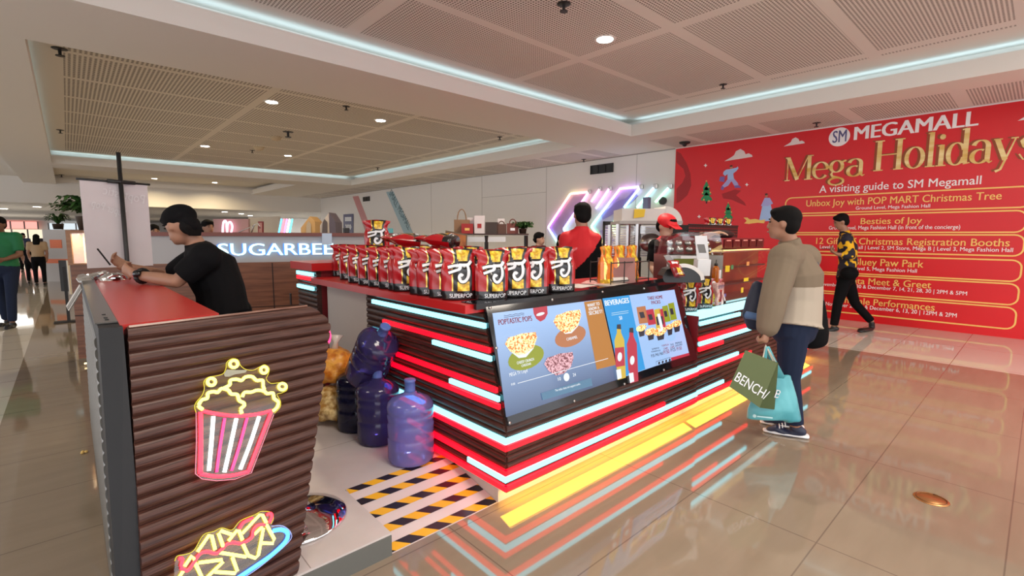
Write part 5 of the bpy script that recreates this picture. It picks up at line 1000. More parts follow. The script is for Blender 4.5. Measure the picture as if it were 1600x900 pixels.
# ---- far mall: shop fronts, signs, neon
rnd = random.Random(11)
for i, (x, w, z0, z1, col, s, l) in enumerate(((-9.5, 4.5, .2, 2.3, (.75, .85, 1), .9, 'bright white-blue shop front at the far left end of the corridor'), (-4.5, 2.6, 1.9, 2.5, (1, .35, .3), .9, 'pink and red shop sign at the corridor end'), (-4.6, 3.0, .2, 1.8, (1, .82, .6), .7, 'warm lit shop front below the pink sign'), (-1.2, 2.8, .3, 2.4, (.8, .9, .95), .6, 'pale shop front behind the fern'))):
    t = thing('shop_front', l, 'shop front', (x+w/2, 61.7, 0)); MB().box((x, 61.6, z0), (x+w, 61.9, z1)).build('lit_window', G('shop_glow_%d' % i, col, s), t)
    m = MB()
    for k in range(4): m.box((x+w*k/3-.05, 61.5, 0 if z0 < 1 else z0-.05), (x+w*k/3+.05, 61.62, z1+.02))
    m.build('mullions', M('mullion', (.2, .18, .17), .5), t)
st_ = thing('market_stall', 'white roadside-style stall panel with orange blocks at the corridor side', 'stall', onZ(92, 440)); c = st_.location.copy()
MB().hexa([c+u*a+w_*b for a, b in ((-.35, 0), (.5, 0), (.5, .4), (-.35, .4))], [c+u*a+w_*b+V((0, 0, 1.55)) for a, b in ((-.35, 0), (.5, 0), (.5, .4), (-.35, .4))]).build('panel', M('stall_white', (.5, .47, .45), .6), st_)
for a0, a1, z0, z1 in ((-.15, .2, 1.0, 1.25), (-.3, .35, .55, .68)): MB().hexa([c+u*a-w_*b+V((0, 0, z0)) for a, b in ((a0, .01), (a1, .01), (a1, 0), (a0, 0))], [c+u*a-w_*b+V((0, 0, z1)) for a, b in ((a0, .01), (a1, .01), (a1, 0), (a0, 0))]).build('orange_block', M('stall_orange', (.75, .16, .04), .5), st_)
fern((c.x+.1, c.y+.3, 1.56), 'bright green plant on top of the white stall in the corridor', .4, 40, .5)
wz_ = lambda p: V((p.x, p.y, 0))
t = thing('neon_bars', 'row of slanted rainbow neon bars glowing beyond the frosted counter', 'neon sign', at(447, 360, 12.5))
for k in range(5): a = 4.2*k; MB().tube([at(435.5+a, 365, 12.5), at(440+a, 342, 12.5)], .022, 8).build('neon_tube', G('bar_%d' % k, ((.1, .5, 1), (1, .15, .2), (.9, .2, .6), (1, .9, .8), (.1, .7, .8))[k], 2), t, True)
MB().hexa([wz_(at(433, 372, 12.5)), wz_(at(460, 372, 12.5)), wz_(at(460, 372, 12.6)), wz_(at(433, 372, 12.6))], [at(433, 364, 12.5), at(460, 364, 12.5), at(460, 364, 12.6), at(433, 364, 12.6)]).build('mount_base', BLACK, t)
t = thing('neon_wall_panel', 'dusty pink wall panel with a pale pink neon letter shape far behind', 'neon sign', at(365, 360, 16)); P = [at(x, y, 16) for x, y in ((333, 400), (333, 342), (388, 342), (388, 400))]; P[0].z = P[3].z = 0
MB().prism(P, w_*.1).build('panel', M('dusty_pink', (.45, .27, .28), .6), t); 
for pts in ([(348, 364), (349, 348), (353, 346), (355, 363)], [(355, 363), (356, 350), (360, 347), (363, 354), (361, 364)]): MB().tube([at(x, y, 15.9) for x, y in smooth(pts, 4)], .03, 8).build('neon_tube', G('neon_rose', (1, .55, .7), 2), t, True)
t = thing('wall_poster', 'small maroon framed poster on the far wall beyond the frosted counter', 'poster', at(407, 356, 16)); P = [at(x, y, 16) for x, y in ((403, 366), (403, 346), (411, 346), (411, 366))]; MB().prism(P, w_*.05).build('frame', REDM, t); MB().prism([at(x, y, 15.98) for x, y in ((404.5, 364), (404.5, 348), (409.5, 348), (409.5, 364))], w_*.01).build('print', M('print_rose', (.4, .2, .2), .6), t)
struct(MB().prism([at(388, 400, 16.2), at(388, 340, 16.2), at(436, 338, 17.5), at(436, 400, 17.5)], w_*.1).build('wall_far', WALLW))
# ================================================================== PEOPLE
SKIN = M('skin_tan', (.34, .172, .108), .5); SKINL = M('skin_light', (.52, .31, .22), .5); SKIND = M('skin_dark', (.20, .095, .06), .5)
HAIRB = M('hair_black', (.006, .0055, .0055), .8); CLB = M('cloth_black', (.0045, .0045, .0055), .85); DENIM = M('denim_navy', (.018, .026, .055), .8); EYEW = M('eye_dark', (.02, .015, .012), .3); LIPS = M('lips', (.32, .12, .10), .5)
def frame_of(f): f = V(f).normalized(); l = V((0, 0, 1)).cross(f).normalized(); u_ = f.cross(l); return f, l, u_, Matrix((f, l, u_)).transposed()
def hand(m, w, d, nrm, curl=.5, sg=1, s=1, spread=.02):
    d = V(d).normalized(); nrm = (V(nrm)-d*V(nrm).dot(d)).normalized(); sd = d.cross(nrm)*sg
    m.loft([w-d*.02*s, w+d*.03*s, w+d*.088*s], [(.026*s, .019*s), (.036*s, .017*s), (.040*s, .014*s)], sd, 12)
    for i in range(4):
        L = (.036, .042, .040, .030)[i]*s; b = w+d*.085*s+sd*(.031-.0205*i)*s
        d1 = (d*cos(curl*.8)+nrm*sin(curl*.8)).normalized(); d2 = (d*cos(curl*1.9)+nrm*sin(curl*1.9)).normalized(); d3 = (d*cos(curl*2.7)+nrm*sin(curl*2.7)).normalized()
        p1 = b+d1*L; p2 = p1+d2*L*.75; p3 = p2+d3*L*.55
        m.loft([b-d*.01*s, p1, p2, p3], [.0092*s, .0088*s, .0082*s, .0072*s], sd, 8)
    b = w+d*.028*s+sd*.03*s; t1 = b+(d*.62+sd*.62+nrm*.45).normalized()*.042*s; t2 = t1+(d*.85+sd*.15+nrm*.45).normalized()*.034*s
    m.loft([b-sd*.012*s, b, t1, t2], [.012*s, .0135*s, .0108*s, .009*s], nrm, 8)
def head_geo(m, c, f, s=1):
    f, l, u_, R = frame_of(f); c = V(c)
    m.ell(c+u_*.012*s-f*.008*s, (.096*s, .076*s, .098*s), R); m.ell(c+f*.022*s-u_*.055*s, (.066*s, .058*s, .066*s), R); m.ell(c+f*.058*s-u_*.092*s, (.026*s, .030*s, .022*s), R, 12, 8)
    m.loft([c+f*.084*s+u_*.008*s, c+f*.097*s-u_*.030*s], [.008*s, .013*s], l, 10); m.ell(c+f*.078*s-u_*.064*s, (.016*s, .024*s, .012*s), R, 10, 6)
    for sg in (1, -1): m.ell(c-f*.004*s+l*sg*.077*s-u_*.012*s, (.020*s, .009*s, .032*s), R, 10, 8)
def face(t, c, f, s=1):
    f, l, u_, R = frame_of(f); c = V(c)
    for sg in (1, -1):
        m = MB(); m.ell(c+f*.083*s+l*sg*.032*s+u_*.006*s, (.006*s, .014*s, .006*s), R, 10, 6); m.build('eye', EYEW, t, True)
        m = MB(); m.loft([c+f*.090*s+l*sg*.018*s+u_*.026*s, c+f*.083*s+l*sg*.046*s+u_*.026*s], [.004*s, .003*s], u_, 8); m.build('eyebrow', HAIRB, t, True)
    m = MB(); m.loft([c+f*.088*s-l*.02*s-u_*.066*s, c+f*.095*s-u_*.064*s, c+f*.088*s+l*.02*s-u_*.066*s], [.004*s, .006*s, .004*s], u_, 8); m.build('mouth', LIPS, t, True)
def hair_geo(c, f, s=1, lng=0):
    f, l, u_, R = frame_of(f); c = V(c); m = MB()
    m.ell(c-f*.018*s+u_*.034*s, (.100*s, .086*s, .090*s), R); m.ell(c-f*.045*s-u_*.01*s, (.065*s, .080*s, .080*s), R); m.ell(c+f*.035*s+u_*.075*s, (.055*s, .068*s, .035*s), R)
    if lng: m.loft([c-f*.05*s, c-f*.075*s-u_*lng*.5, c-f*.07*s-u_*lng], [(.085*s, .055*s), (.10*s, .045*s), (.07*s, .02*s)], l, 14)
    return m
def person(label, J, f, skin=SKIN, top=CLB, bot=DENIM, shoe=BLACK, s=1, vox=.012, sleeve=.75, curl=.5, bw=1, pal=None, hair=True, lng=0, hf=None, noface=False, pick=None, topmats=None, hem=None, grp=None, legs=True, thick=1):
    """J: world joints. f: facing direction of the chest, hf: of the head"""
    pel = V(J['pelvis']); gz = min(V(J[k]).z for k in ('toL', 'toR')) if 'toL' in J else 0
    t = thing('person', label, 'person', (pel.x, pel.y, max(0, gz-.03) if 'toL' in J else 0), grp); hf = hf or f
    J = {k: V(v) for k, v in J.items()}; sd = (J['shL']-J['shR']).normalized()
    b = MB(); head_geo(b, J['head'], hf, s)
    nk = J['neck']; b.loft([nk-V((0, 0, .03)), nk+(J['head']-nk)*.35, J['head']-V((0, 0, .03*s))], [.062*s, .056*s, .055*s], sd, 14)
    ch, wa = J['chest'], J['waist']; T = [(pel, (.155*bw, .105*bw)), (wa, (.140*bw, .10*bw)), (ch, (.165*bw, .112*bw)), (nk-V((0, 0, .05)), (.12, .075))]
    b.loft([c for c, r in T], [(r[0]*s, r[1]*s) for c, r in T], sd, 18)
    for k in 'LR':
        sh, el, wr = J['sh'+k], J['el'+k], J['wr'+k]
        b.loft([sh, sh+(el-sh)*.5, el], [.052*s, .047*s, .040*s], f, 12); b.loft([el, el+(wr-el)*.35, wr], [.040*s, .041*s, .028*s], f, 12)
        hd = J.get('hd'+k, wr+(wr-el)); pn = V(pal[k]) if pal else -V(sd)*(1 if k == 'L' else -1); hand(b, wr, hd-wr, pn, curl if not isinstance(curl, dict) else curl[k], (1 if k == 'L' else -1), s)
        b.loft([nk-V((0, 0, .05)), sh], [.062*s, .050*s], f, 12)
        if legs:
            hp, kn, an = J['hp'+k], J['kn'+k], J['an'+k]; b.loft([hp, hp+(kn-hp)*.5, kn], [.085*s, .070*s, .052*s], sd, 12); b.loft([kn, kn+(an-kn)*.35, an], [.052*s, .054*s, .036*s], sd, 12)
    blob('body', b, skin, t, vox, 3)
    if not noface: face(t, J['head'], hf, s)
    g = .016*thick; c = MB()
    hm = hem if hem is not None else 0
    c.loft([pel-(wa-pel).normalized()*hm]+[q for q, r in T], [((T[0][1][0]+g*1.4)*s, (T[0][1][1]+g*1.4)*s)]+[((r[0]+g)*s, (r[1]+g)*s) for q, r in T], sd, 18, round_=False)
    c.ell(nk-V((0, 0, .03)), (.085*s, .085*s, .05*s)); c.loft([nk-V((0, 0, .05)), nk+(J['head']-nk)*.2], [.082*s, .068*s], sd, 14, False)
    for k in 'LR':
        sh, el, wr = J['sh'+k], J['el'+k], J['wr'+k]
        c.loft([nk-V((0, 0, .055)), sh, sh+(el-sh)*.2], [(.068+g)*s, (.060+g)*s, (.058+g)*s], f, 12)
        c.ell(sh, ((.066+g)*s,)*3)
        c.loft([sh-(el-sh)*.05, sh+(el-sh)*.5*min(1, sleeve/.75), sh+(el-sh)*min(sleeve, 1)], [(.056+g)*s, (.054+g)*s, (.046+g)*s], f, 12, round_=sleeve > .99)
        if sleeve > 1: c.loft([el, el+(wr-el)*.5, el+(wr-el)*(sleeve-1)], [(.046+g)*s, (.044+g)*s, (.032+g)*s], f, 12)
    blob('shirt', c, topmats or top, t, vox, 4, pick)
    if legs:
        p = MB(); p.loft([pel-V((0, 0, .03)), pel+(wa-pel)*.55], [(.168*bw*s, .122*bw*s), (.158*bw*s, .114*bw*s)], sd, 18)
        for k in 'LR':
            hp, kn, an = J['hp'+k], J['kn'+k], J['an'+k]; p.loft([hp, hp+(kn-hp)*.5, kn], [.100*s, .085*s, .067*s], sd, 12); p.loft([kn, kn+(an-kn)*.5, kn+(an-kn)*.96], [.067*s, .062*s, .056*s], sd, 12, round_=False)
        blob('trousers', p, bot, t, vox, 4)
        for k in 'LR':
            an, to = J['an'+k], J['to'+k]; d = to-an; d.z = min(d.z, 0) if d.z < -.06 else 0; d.normalize(); h_ = an-d*.02; h_.z = to.z; q = MB()
            q.loft([h_-d*.02+V((0, 0, .03)), h_+d*.07+V((0, 0, .032)), to-d*.05+V((0, 0, .022)), to+V((0, 0, .018))], [(.038*s, .035*s), (.042*s, .036*s), (.048*s, .026*s), (.034*s, .018*s)], d.cross(V((0, 0, 1))), 12)
            q.loft([an+V((0, 0, -.02)), h_+V((0, 0, .045))], [.040*s, .042*s], d, 12); blob('shoe', q, shoe, t, .008, 3)
    if hair: blob('hair', hair_geo(J['head'], hf, s, lng), HAIRB, t, min(vox, .01), 3)
    return t, J
def wz(p, z): p = V(p); p.z = z; return p
# ---- man in black leaning on the bar counter
f = (RT*-.93+FW*.25); f.z = 0; f.normalize()
hd_ = at(281, 352, 3.12)
J = dict(head=hd_, neck=at(312, 386, 3.2), shL=at(322, 402, 2.98), shR=at(318, 396, 3.4), chest=at(330, 420, 3.2), waist=at(345, 455, 3.2), pelvis=at(350, 490, 3.2),
         elL=at(276, 440, 2.93), wrL=at(210, 429, 3.06), hdL=at(168, 405, 3.10), elR=at(262, 432, 3.5), wrR=at(204, 418, 3.30), hdR=at(170, 403, 3.20))
pl = V(J['pelvis']); lf = V((-f.y, f.x, 0))
for k, sg in (('L', 1), ('R', -1)): J['hp'+k] = pl+lf*.10*sg; J['kn'+k] = wz(pl+f*.30+lf*.16*sg, .80); J['an'+k] = wz(pl+f*.20+lf*.13*sg, .42); J['to'+k] = wz(pl+f*.40+lf*.13*sg, .36)
man, JJ = person('person in black cap and tee leaning on the bar counter looking at a phone', J, f, SKIN, CLB, CLB, BLACK, 1.0, .009, .80, {'L': .75, 'R': .6}, 1.2, {'L': RT*-.2+UP*.3+FW*.8, 'R': UP*.4-FW*.6}, False, 0, (f*1.0-V((0, 0, .35))), thick=1.6)
hf = (f*1.0-V((0, 0, .35))).normalized(); ff, ll, uu, R_ = frame_of(hf)
m = MB(); m.ell(hd_-ff*.016+uu*.048, (.112, .092, .082), R_); m.ell(hd_+ff*.05+uu*.052, (.05, .075, .03), R_); m.ell(hd_-ff*.085-uu*.02, (.04, .06, .06), R_); blob('cap', m, CLB, man, .009, 3)
m = MB()
for k in range(7): m.loft([hd_-ff*(.075+.004*k)+ll*(.045-.014*k), hd_-ff*(.10)+ll*(.05-.016*k)-uu*.05, hd_-ff*(.085)+ll*(.045-.015*k)-uu*.10], [.017, .016, .006], ll, 8)
m.ell(hd_-ff*.070-uu*.035, (.045, .066, .055), R_); blob('tied_hair', m, HAIRB, man, .008, 8)
w = JJ['wrL']; d = (JJ['elL']-w).normalized(); m = MB(); e1 = d.cross(V((0, 0, 1))).normalized(); e2 = d.cross(e1)
m.tube([w+d*.075+e1*(.039*cos(k*pi/8))+e2*(.039*sin(k*pi/8)) for k in range(17)], .013); m.build('watch_strap', BLACK, man, True); m = MB(); m.cyl(w+d*.075-FW*.036+V((0, 0, .012)), w+d*.075-FW*.052+V((0, 0, .014)), .021); m.build('watch_face', GLOSSB, man, True)
m = MB(); m.tube([w+d*.045+e1*(.036*cos(k*pi/8))+e2*(.036*sin(k*pi/8)) for k in range(17)], .006); m.build('wristband', M('band_rose', (.42, .10, .10), .5), man, True)
m = MB(); q = at(262, 352, 3.02)
c = at(161, 402, 3.12); ph = thing('smartphone', 'black smartphone held by the person in the black cap', 'phone', c); a_ = (RT*.62-UP*.78).normalized(); b_ = ray(163, 401).normalized(); n_ = a_.cross(b_).normalized()
MB().hexa([c-a_*.068-b_*.036, c+a_*.068-b_*.036, c+a_*.068+b_*.036, c-a_*.068+b_*.036], [q_+n_*.009 for q_ in (c-a_*.068-b_*.036, c+a_*.068-b_*.036, c+a_*.068+b_*.036, c-a_*.068+b_*.036)]).build('phone_body', GLOSSB, ph)
MB().hexa([q_+n_*.0092 for q_ in (c-a_*.07-b_*.033, c+a_*.07-b_*.033, c+a_*.07+b_*.033, c-a_*.07+b_*.033)], [q_+n_*.0098 for q_ in (c-a_*.07-b_*.033, c+a_*.07-b_*.033, c+a_*.07+b_*.033, c-a_*.07+b_*.033)]).build('phone_screen', M('phone_glass', (.02, .02, .025), .1), ph)
stool((pl.x, pl.y, .1035), 'bar stool under the person in the black cap', max(.6, pl.z-.103-.15))
# ---- man in two-tone jacket with shopping bags
f = V((cos(radians(112)), sin(radians(112)), 0)); lf = V((-f.y, f.x, 0)); D = 3.45
J = dict(head=at(1224, 348, D), neck=at(1237, 388, D+.02), chest=at(1241, 430, D+.03), waist=at(1243, 470, D+.03), pelvis=at(1240, 505, D+.02), shL=at(1226, 404, D-.16), shR=at(1258, 404, D+.18),
         elL=at(1209, 466, D-.24), wrL=at(1199, 513, D-.26), hdL=at(1193, 545, D-.27), elR=at(1252, 462, D+.30), wrR=at(1212, 478, D+.30), hdR=at(1194, 474, D+.27))
fa = onZ(1247, 682); fb = onZ(1240, 668)
for k, sg, an in (('L', 1, fa), ('R', -1, fb)):
    J['hp'+k] = V(J['pelvis'])+lf*.085*sg-V((0, 0, .05)); J['an'+k] = wz(an+f*.02, .075); J['kn'+k] = (J['hp'+k]+J['an'+k])/2+f*.03; J['to'+k] = wz(an+f*.19, .0)
TAUPE, OAT = M('jacket_taupe', (.20, .155, .11), .85), M('jacket_oat', (.43, .37, .30), .85); zy = at(1240, 435, D).z; sl = V(J['shL']); bkn = V(J['shR'])
def pick_j(p):
    arm = (p-V(J['elL'])).dot(lf) > -.075 and p.z < 1.32
    if arm: return 0
    d = (p-V(J['chest'])).dot(-f); return 0 if p.z > zy-.05+.25*max(0, -d) else 1
beige, JB = person('person in taupe and oatmeal jacket carrying shopping bags, seen from behind', J, f, SKIN, TAUPE, DENIM, M('shoe_navy', (.012, .018, .05), .5), 1.0, .009, 1.93, {'L': 1.35, 'R': .6}, 1.25, {'L': -lf*.3+f*.6+V((0, 0, 0)), 'R': V((0, 0, 1))}, True, 0, f-lf*.12, False, pick_j, [TAUPE, OAT], .02, thick=2.5)
cc = MB(); nk = V(J['neck']); hn = V(J['head']); cc.loft([nk-V((0, 0, .02)), nk+(hn-nk)*.34], [(.085, .08), (.078, .072)], lf, 16, False); blob('collar', cc, TAUPE, beige, .009, 3)
for an in (fa, fb):
    m = MB(); pts = [an-f*.055, an+f*.05, an+f*.15, an+f*.215]; m.loft([wz(p_, .012) for p_ in pts], [(.040, .014), (.044, .014), (.048, .013), (.03, .011)], lf, 14); m.build('shoe_sole', PWHT, beige, True)
m = MB()
for k in range(4): q = wz(fa+f*(.085+.018*k), .078-.008*k); m.tube([q+lf*.034-V((0, 0, .012)), q+lf*.014+V((0, 0, .004)), q-lf*.014+V((0, 0, .004))], .0042, 6)
m.build('shoe_laces', PWHT, beige, True)
# shoulder bags
t = thing('shoulder_bag', 'black shoulder bag hanging behind the jacket of the shopper', 'bag', at(1271, 506, D+.22)); m = MB(); c = t.location.copy()
m.loft([at(1272, 535, D+.2), at(1271, 520, D+.2), at(1270, 490, D+.2), at(1270, 468, D+.2)], [(.105, .05), (.115, .058), (.105, .052), (.09, .03)], u, 16); blob('bag_body', m, CLB, t, .012, 4)
m = MB(); m.ribbon([at(1284, 470, D+.16), at(1283, 430, D+.12), at(1272, 402, D+.08), at(1256, 389, D+.05)], .014, -FW, .004); m.build('bag_strap', M('strap_grey', (.11, .12, .15), .8), t)
t = thing('sling_bag', 'small blue sling bag held at the front of the shopper beside the ledge', 'bag', at(1177, 487, D+.25)); m = MB(); m.loft([at(1180, 508, D+.25), at(1178, 492, D+.25), at(1180, 470, D+.27), at(1184, 445, D+.28)], [(.07, .04), (.09, .05), (.07, .05), (.045, .03)], u, 14); blob('bag_body', m, M('bag_navy', (.012, .018, .045), .6), t, .01, 3)
m = MB(); m.loft([at(1166, 492, D+.14), at(1192, 497, D+.14)], [(.028, .012), (.026, .012)], UP, 10); m.build('front_flap', M('bag_blue', (.07, .14, .30), .5), t, True)
# green paper bag and teal bag, hanging from the left hand
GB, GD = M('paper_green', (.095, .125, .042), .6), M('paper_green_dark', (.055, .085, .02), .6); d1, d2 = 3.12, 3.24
gb = thing('shopping_bag', 'green paper shopping bag with white lettering held by the shopper', 'shopping bag', at(1180, 600, 3.15))
TL, TR, BR, BL = at(1164.5, 547, d1), at(1215, 568, d1), at(1187, 637, d1-.02), at(1139.5, 604, d1-.02); TL2, TR2, BR2, BL2 = at(1168, 549, d2), at(1216, 567, d2-.06), at(1210, 640, d2), at(1160, 607, d2)
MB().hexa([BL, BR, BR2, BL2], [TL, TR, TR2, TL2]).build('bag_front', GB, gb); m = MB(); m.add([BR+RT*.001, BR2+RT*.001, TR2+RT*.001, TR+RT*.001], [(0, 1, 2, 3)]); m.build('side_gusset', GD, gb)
uu_ = (BR-BL); nn = (BR-BL).cross(TL-BL).normalized(); nn = nn if nn.dot(CAM-BL) > 0 else -nn
m = MB(); A = BL+(TL-BL)*.20+uu_*.04; B = BR+(TR-BR)*.20+uu_*.06; lettering(m, 'BENCH/', A, B, .062, nn, .004, .002); m.build('lettering', PWHT, gb)
gn = (BR2-BR).cross(TR-BR).normalized(); gn = gn if gn.dot(CAM-BR) > 0 else -gn; m = MB(); lettering(m, 'B', BR+(TR2-BR)*.26+(BR2-BR)*.62, BR+(TR2-BR)*.26+(BR2-BR)*.98, .055, gn, .004, .003); m.build('lettering', PWHT, gb)
hp_ = at(1196, 540, 3.17); m = MB()
for a, b in ((.45, .8), ): m.tube([TL+(TR-TL)*.55, hp_, TL+(TR-TL)*.85+(TL2-TL)*.4], .004, 6)
m.tube([TL2+(TR2-TL2)*.55, hp_+V((0, 0, .005)), TL2+(TR2-TL2)*.9], .004, 6); m.build('handle', M('handle_cream', (.55, .5, .42), .7), gb)
TEAL = noise_mat('teal_plastic', (.05, .30, .36), (.12, .46, .52), (1, 1, 1), 5, .35, 3); tb = thing('shopping_bag', 'turquoise plastic shopping bag hanging behind the green one', 'shopping bag', at(1210, 620, 3.3))
P = [(1166, 655), (1200, 658), (1240, 663), (1254, 655), (1243, 620), (1232, 582), (1224, 578), (1214, 584), (1207, 600), (1180, 604), (1165, 625)]
m = MB(); m.loft([at(1208, 655, 3.3), at(1208, 640, 3.3), at(1208, 612, 3.3), at(1216, 588, 3.3)], [(.185, .05), (.175, .065), (.12, .055), (.055, .03)], (RT*.99-UP*.1), 18, False); m.loft([at(1238, 658, 3.3), at(1232, 620, 3.3), at(1226, 586, 3.3)], [(.06, .05), (.055, .04), (.04, .02)], RT, 14, False); blob('bag_body', m, TEAL, tb, .011, 4)
m = MB(); m.loft([at(1186, 606, 3.22), at(1193, 575, 3.2), at(1197, 543, 3.17)], [(.025, .006), (.02, .006), (.012, .008)], RT, 8); m.loft([at(1220, 592, 3.28), at(1207, 565, 3.22), at(1200, 543, 3.18)], [(.03, .006), (.024, .006), (.012, .008)], RT, 8); m.build('handle', TEAL, tb, True)
m = MB(); m.ribbon([at(1183, 650.5, 3.215), at(1207, 653, 3.215)], .004, -FW, .002); m.cyl(at(1179, 650, 3.215), at(1179, 650, 3.207), .011); m.build('faint_print', M('print_pale', (.5, .75, .78), .5), tb)
# ---- walking man with sunflower shirt
f = V((cos(radians(118)), sin(radians(118)), 0)); lf = V((-f.y, f.x, 0)); D = 7.35
J = dict(head=at(1314, 346, D), neck=at(1321, 364, D), chest=at(1324, 385, D), waist=at(1325, 410, D), pelvis=at(1322, 432, D), shL=at(1323, 373, D-.17), shR=at(1325, 373, D+.17), elL=at(1330, 400, D-.2), wrL=at(1308, 397, D-.14), hdL=at(1296, 390, D-.1), elR=at(1324, 400, D+.22), wrR=at(1306, 396, D+.12), hdR=at(1295, 391, D+.04))
J['hpL'] = at(1320, 438, D-.09); J['hpR'] = at(1324, 438, D+.09); J['knL'] = at(1309, 474, D-.08); J['anL'] = wz(at(1303, 507, D-.05), .075); J['toL'] = wz(J['anL']+f*.18, .002); J['knR'] = at(1336, 474, D+.08); J['anR'] = wz(at(1362, 504, D+.05), .13); J['toR'] = wz(onZ(1343, 520), .002)
FLOW = noise_mat('sunflower_shirt', (.012, .010, .022), (.85, .48, .01), (1, 1, 1), 9, .8, 1, .53, .56); walk, JW = person('person walking past the mural in a dark sunflower shirt looking at a phone', J, f, SKIN, FLOW, CLB, BLACK, 1.0, .014, 1.55, .7, 1.05, {'L': V((0, 0, 1)), 'R': V((0, 0, 1))}, hf=f-V((0, 0, .35)), hem=.03)
m = MB(); c = at(1327, 427, D-.22); m.ell(c, (.12, .12, .10)); t = thing('waist_bag', 'black waist bag on the hip of the walking person', 'bag', c); blob('bag_body', m, CLB, t, .014, 3)
c = at(1292, 389, D-.05); t = tag(MB().box(c-V((.035, .07, .005)), c+V((.035, .07, .005)), .003).build('smartphone', GLOSSB), 'dark phone held by the walking person in the sunflower shirt', 'phone')
# ---- staff
f = V((cos(radians(75)), sin(radians(75)), 0)); D = 4.75; RS, BS = M('shirt_red', (.62, .012, .02), .7), CLB
J = dict(head=at(909, 335, D), neck=at(909, 358, D), chest=at(908, 390, D), waist=at(909, 420, D), pelvis=at(908, 450, D), shL=at(886, 374, D), shR=at(928, 376, D-.03), elL=at(880, 415, D), wrL=at(893, 440, D+.18), hdL=at(900, 452, D+.24), elR=at(935, 415, D-.05), wrR=at(928, 446, D+.1), hdR=at(924, 460, D+.15))
pl = V(J['pelvis']); lf = V((-f.y, f.x, 0))
for k, sg in (('L', 1), ('R', -1)): J['hp'+k] = pl+lf*.09*sg-V((0, 0, .04)); J['kn'+k] = wz(pl+lf*.1*sg+f*.02, .55); J['an'+k] = wz(pl+lf*.1*sg, .18); J['to'+k] = wz(pl+lf*.1*sg+f*.18, .105)
ca = V(J['chest'])
person('person in red and black staff polo standing behind the counter, back turned', J, f, SKIN, RS, CLB, BLACK, 1.0, .011, .85, .5, 1.2, None, pick=lambda p: 0 if (p-ca).dot(V((0, 0, 1)))*.85-(p-ca).dot(-lf)*1.0+.03 > 0 else 1, topmats=[RS, BS], hem=.02, hf=f-lf*.25)
f = (RT*.5-FW*.8); f.z = 0; f.normalize(); lf = V((-f.y, f.x, 0)); D = 4.95
J = dict(head=at(1041, 353, D), neck=at(1040, 372, D), chest=at(1042, 398, D), waist=at(1044, 425, D), pelvis=at(1046, 452, D), shL=at(1062, 385, D+.02), shR=at(1025, 385, D-.02), elL=at(1085, 378, D-.1), wrL=at(1110, 366, D-.22), hdL=at(1128, 362, D-.28), elR=at(1018, 415, D-.05), wrR=at(1030, 436, D-.2), hdR=at(1036, 445, D-.28))
pl = V(J['pelvis'])
for k, sg in (('L', 1), ('R', -1)): J['hp'+k] = pl+lf*.09*sg-V((0, 0, .04)); J['kn'+k] = wz(pl+lf*.1*sg, .55); J['an'+k] = wz(pl+lf*.1*sg, .18); J['to'+k] = wz(pl+lf*.1*sg+f*.18, .105)
ca = V(J['chest']); hq = f-V((0, 0, .45))
s2, _ = person('person in red cap reaching over the warmer behind the display counter', J, f, SKINL, RS, CLB, BLACK, .98, .011, .85, .4, 1.0, {'L': V((0, 0, -1)), 'R': V((0, 0, -1))}, pick=lambda p: 0 if abs((p-ca).dot(lf)) < .12 else 1, topmats=[RS, BS], hem=.02, hf=hq)
ff, ll, uu, R_ = frame_of(hq); hh = V(J['head']); m = MB(); m.ell(hh-ff*.010+uu*.045, (.108, .092, .080), R_); m.loft([hh+ff*.06+uu*.045, hh+ff*.165+uu*.035], [(.085, .012), (.06, .007)], ll, 14); blob('cap', m, M('cap_red', (.72, .012, .02), .6), s2, .009, 3)
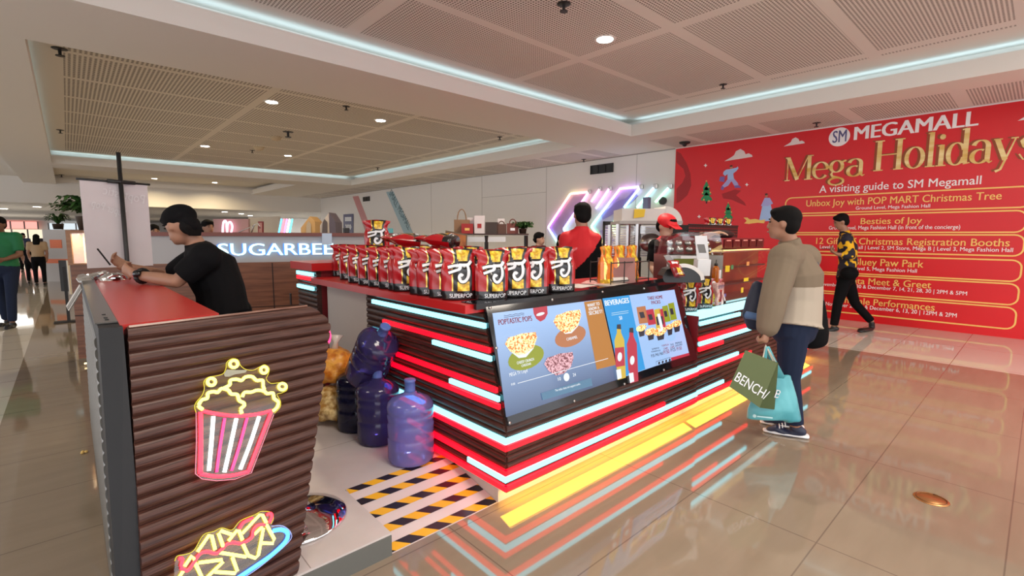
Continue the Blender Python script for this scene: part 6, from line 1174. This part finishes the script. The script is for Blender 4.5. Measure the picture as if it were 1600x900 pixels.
# ---- passers-by
def stander(label, x, yh, yf, f, top, bot, skin=SKIN, lng=0, vox=.022, bw=1, z0=0, dep=None, sleeve=.8, grp=None, arms=0, s=None, walk=.0):
    g = onZ(x, yf, z0) if dep is None else wz(at(x, yf, dep), z0); dd = (g-CAM).dot(FW); H_ = z0+0; top_z = at(x, yh, dd).z; s = s or (top_z-z0)/1.70; f = V(f); f.z = 0; f.normalize(); lf = V((-f.y, f.x, 0)); P_ = lambda a, b, z: g+f*a*s+lf*b*s+V((0, 0, z*s))
    J = dict(head=P_(.02, 0, 1.585), neck=P_(0, 0, 1.44), chest=P_(0, 0, 1.26), waist=P_(0, 0, 1.08), pelvis=P_(0, 0, .93))
    for k, q in (('L', 1), ('R', -1)):
        J['sh'+k] = P_(0, .18*q, 1.39); J['el'+k] = P_(-.02+.06*arms, .23*q, 1.12); J['wr'+k] = P_(.04+.2*arms, .22*q-.10*q*arms, .90+.16*arms); J['hd'+k] = P_(.06+.3*arms, .21*q-.14*q*arms, .82+.26*arms)
        J['hp'+k] = P_(0, .09*q, .89); J['kn'+k] = P_(.03+walk*q, .10*q, .50); J['an'+k] = P_(walk*2*q, .10*q, .08); J['to'+k] = P_(.18+walk*2*q, .11*q, .0)
    return person(label, J, f, skin, top, bot, BLACK, s, vox, sleeve, .4, bw, None, lng=lng, noface=vox > .02, grp=grp)
GRNS = M('shirt_green', (.008, .16, .055), .7)
t, JG = stander('person in green polo shirt holding a cup at the left edge', 16, 339, 510, (-.4, -1, 0), GRNS, DENIM, SKIND, 0, .014, 1.15, arms=.95, walk=.07)
c = V(JG['hdR'])+V((-.02, -.06, .04)); tag(MB().lathe(c, [(.03, -.05), (.036, .05), (.036, .055)]).build('drink_cup', M('cup_clear', (.55, .5, .42), .3), None, True), 'clear drink cup held by the person in the green polo', 'cup')
stander('person with long black hair in beige top walking away down the corridor', 64, 366, 446, (.1, 1, 0), M('top_beige', (.45, .32, .2), .8), CLB, SKIN, .38)
stander('person all in black carrying a dark bag beside the long-haired walker', 51, 377, 443, (.1, 1, 0), CLB, CLB, SKIN, .2)
stander('person in dark clothes by the white stall in the corridor', 80, 362, 436, (-.2, -1, 0), M('top_dark', (.03, .025, .03), .8), CLB, SKIN, .1)
for x, yh, yf, c_, l in ((30, 366, 425, (.2, .2, .25), 'in grey, far down the corridor behind the green polo'), (17, 364, 420, (.45, .35, .3), 'in pale top, far down the corridor at the left'), (41, 364, 421, (.06, .08, .15), 'in navy, far down the corridor left of the pair')):
    stander('distant person '+l, x, yh, yf, (0, -1, 0), M('far_top_%d' % x, c_, .8), CLB, SKIN, .1, .03)
stander('person with dark hair behind the dessert counter, mostly hidden by the black tee', 327, 344, 400, (.3, -1, 0), CLB, CLB, SKIN, .1, .018, dep=7.4)
stander('person with black hair half hidden behind the white banner edge', 243, 351, 400, (.2, -1, 0), CLB, CLB, SKIN, .05, .018, dep=7.6)
stander('person in dark red top seated low beyond the pouches, left of two', 841, 363, 420, (.3, -1, 0), M('top_maroon', (.10, .02, .025), .8), CLB, SKINL, .05, .018, dep=7.6)
stander('person with teal-dark hair seated low beyond the pouches, right of two', 877, 366, 420, (-.6, -.8, 0), M('top_slate', (.12, .13, .16), .8), CLB, SKINL, .16, .018, dep=7.8)
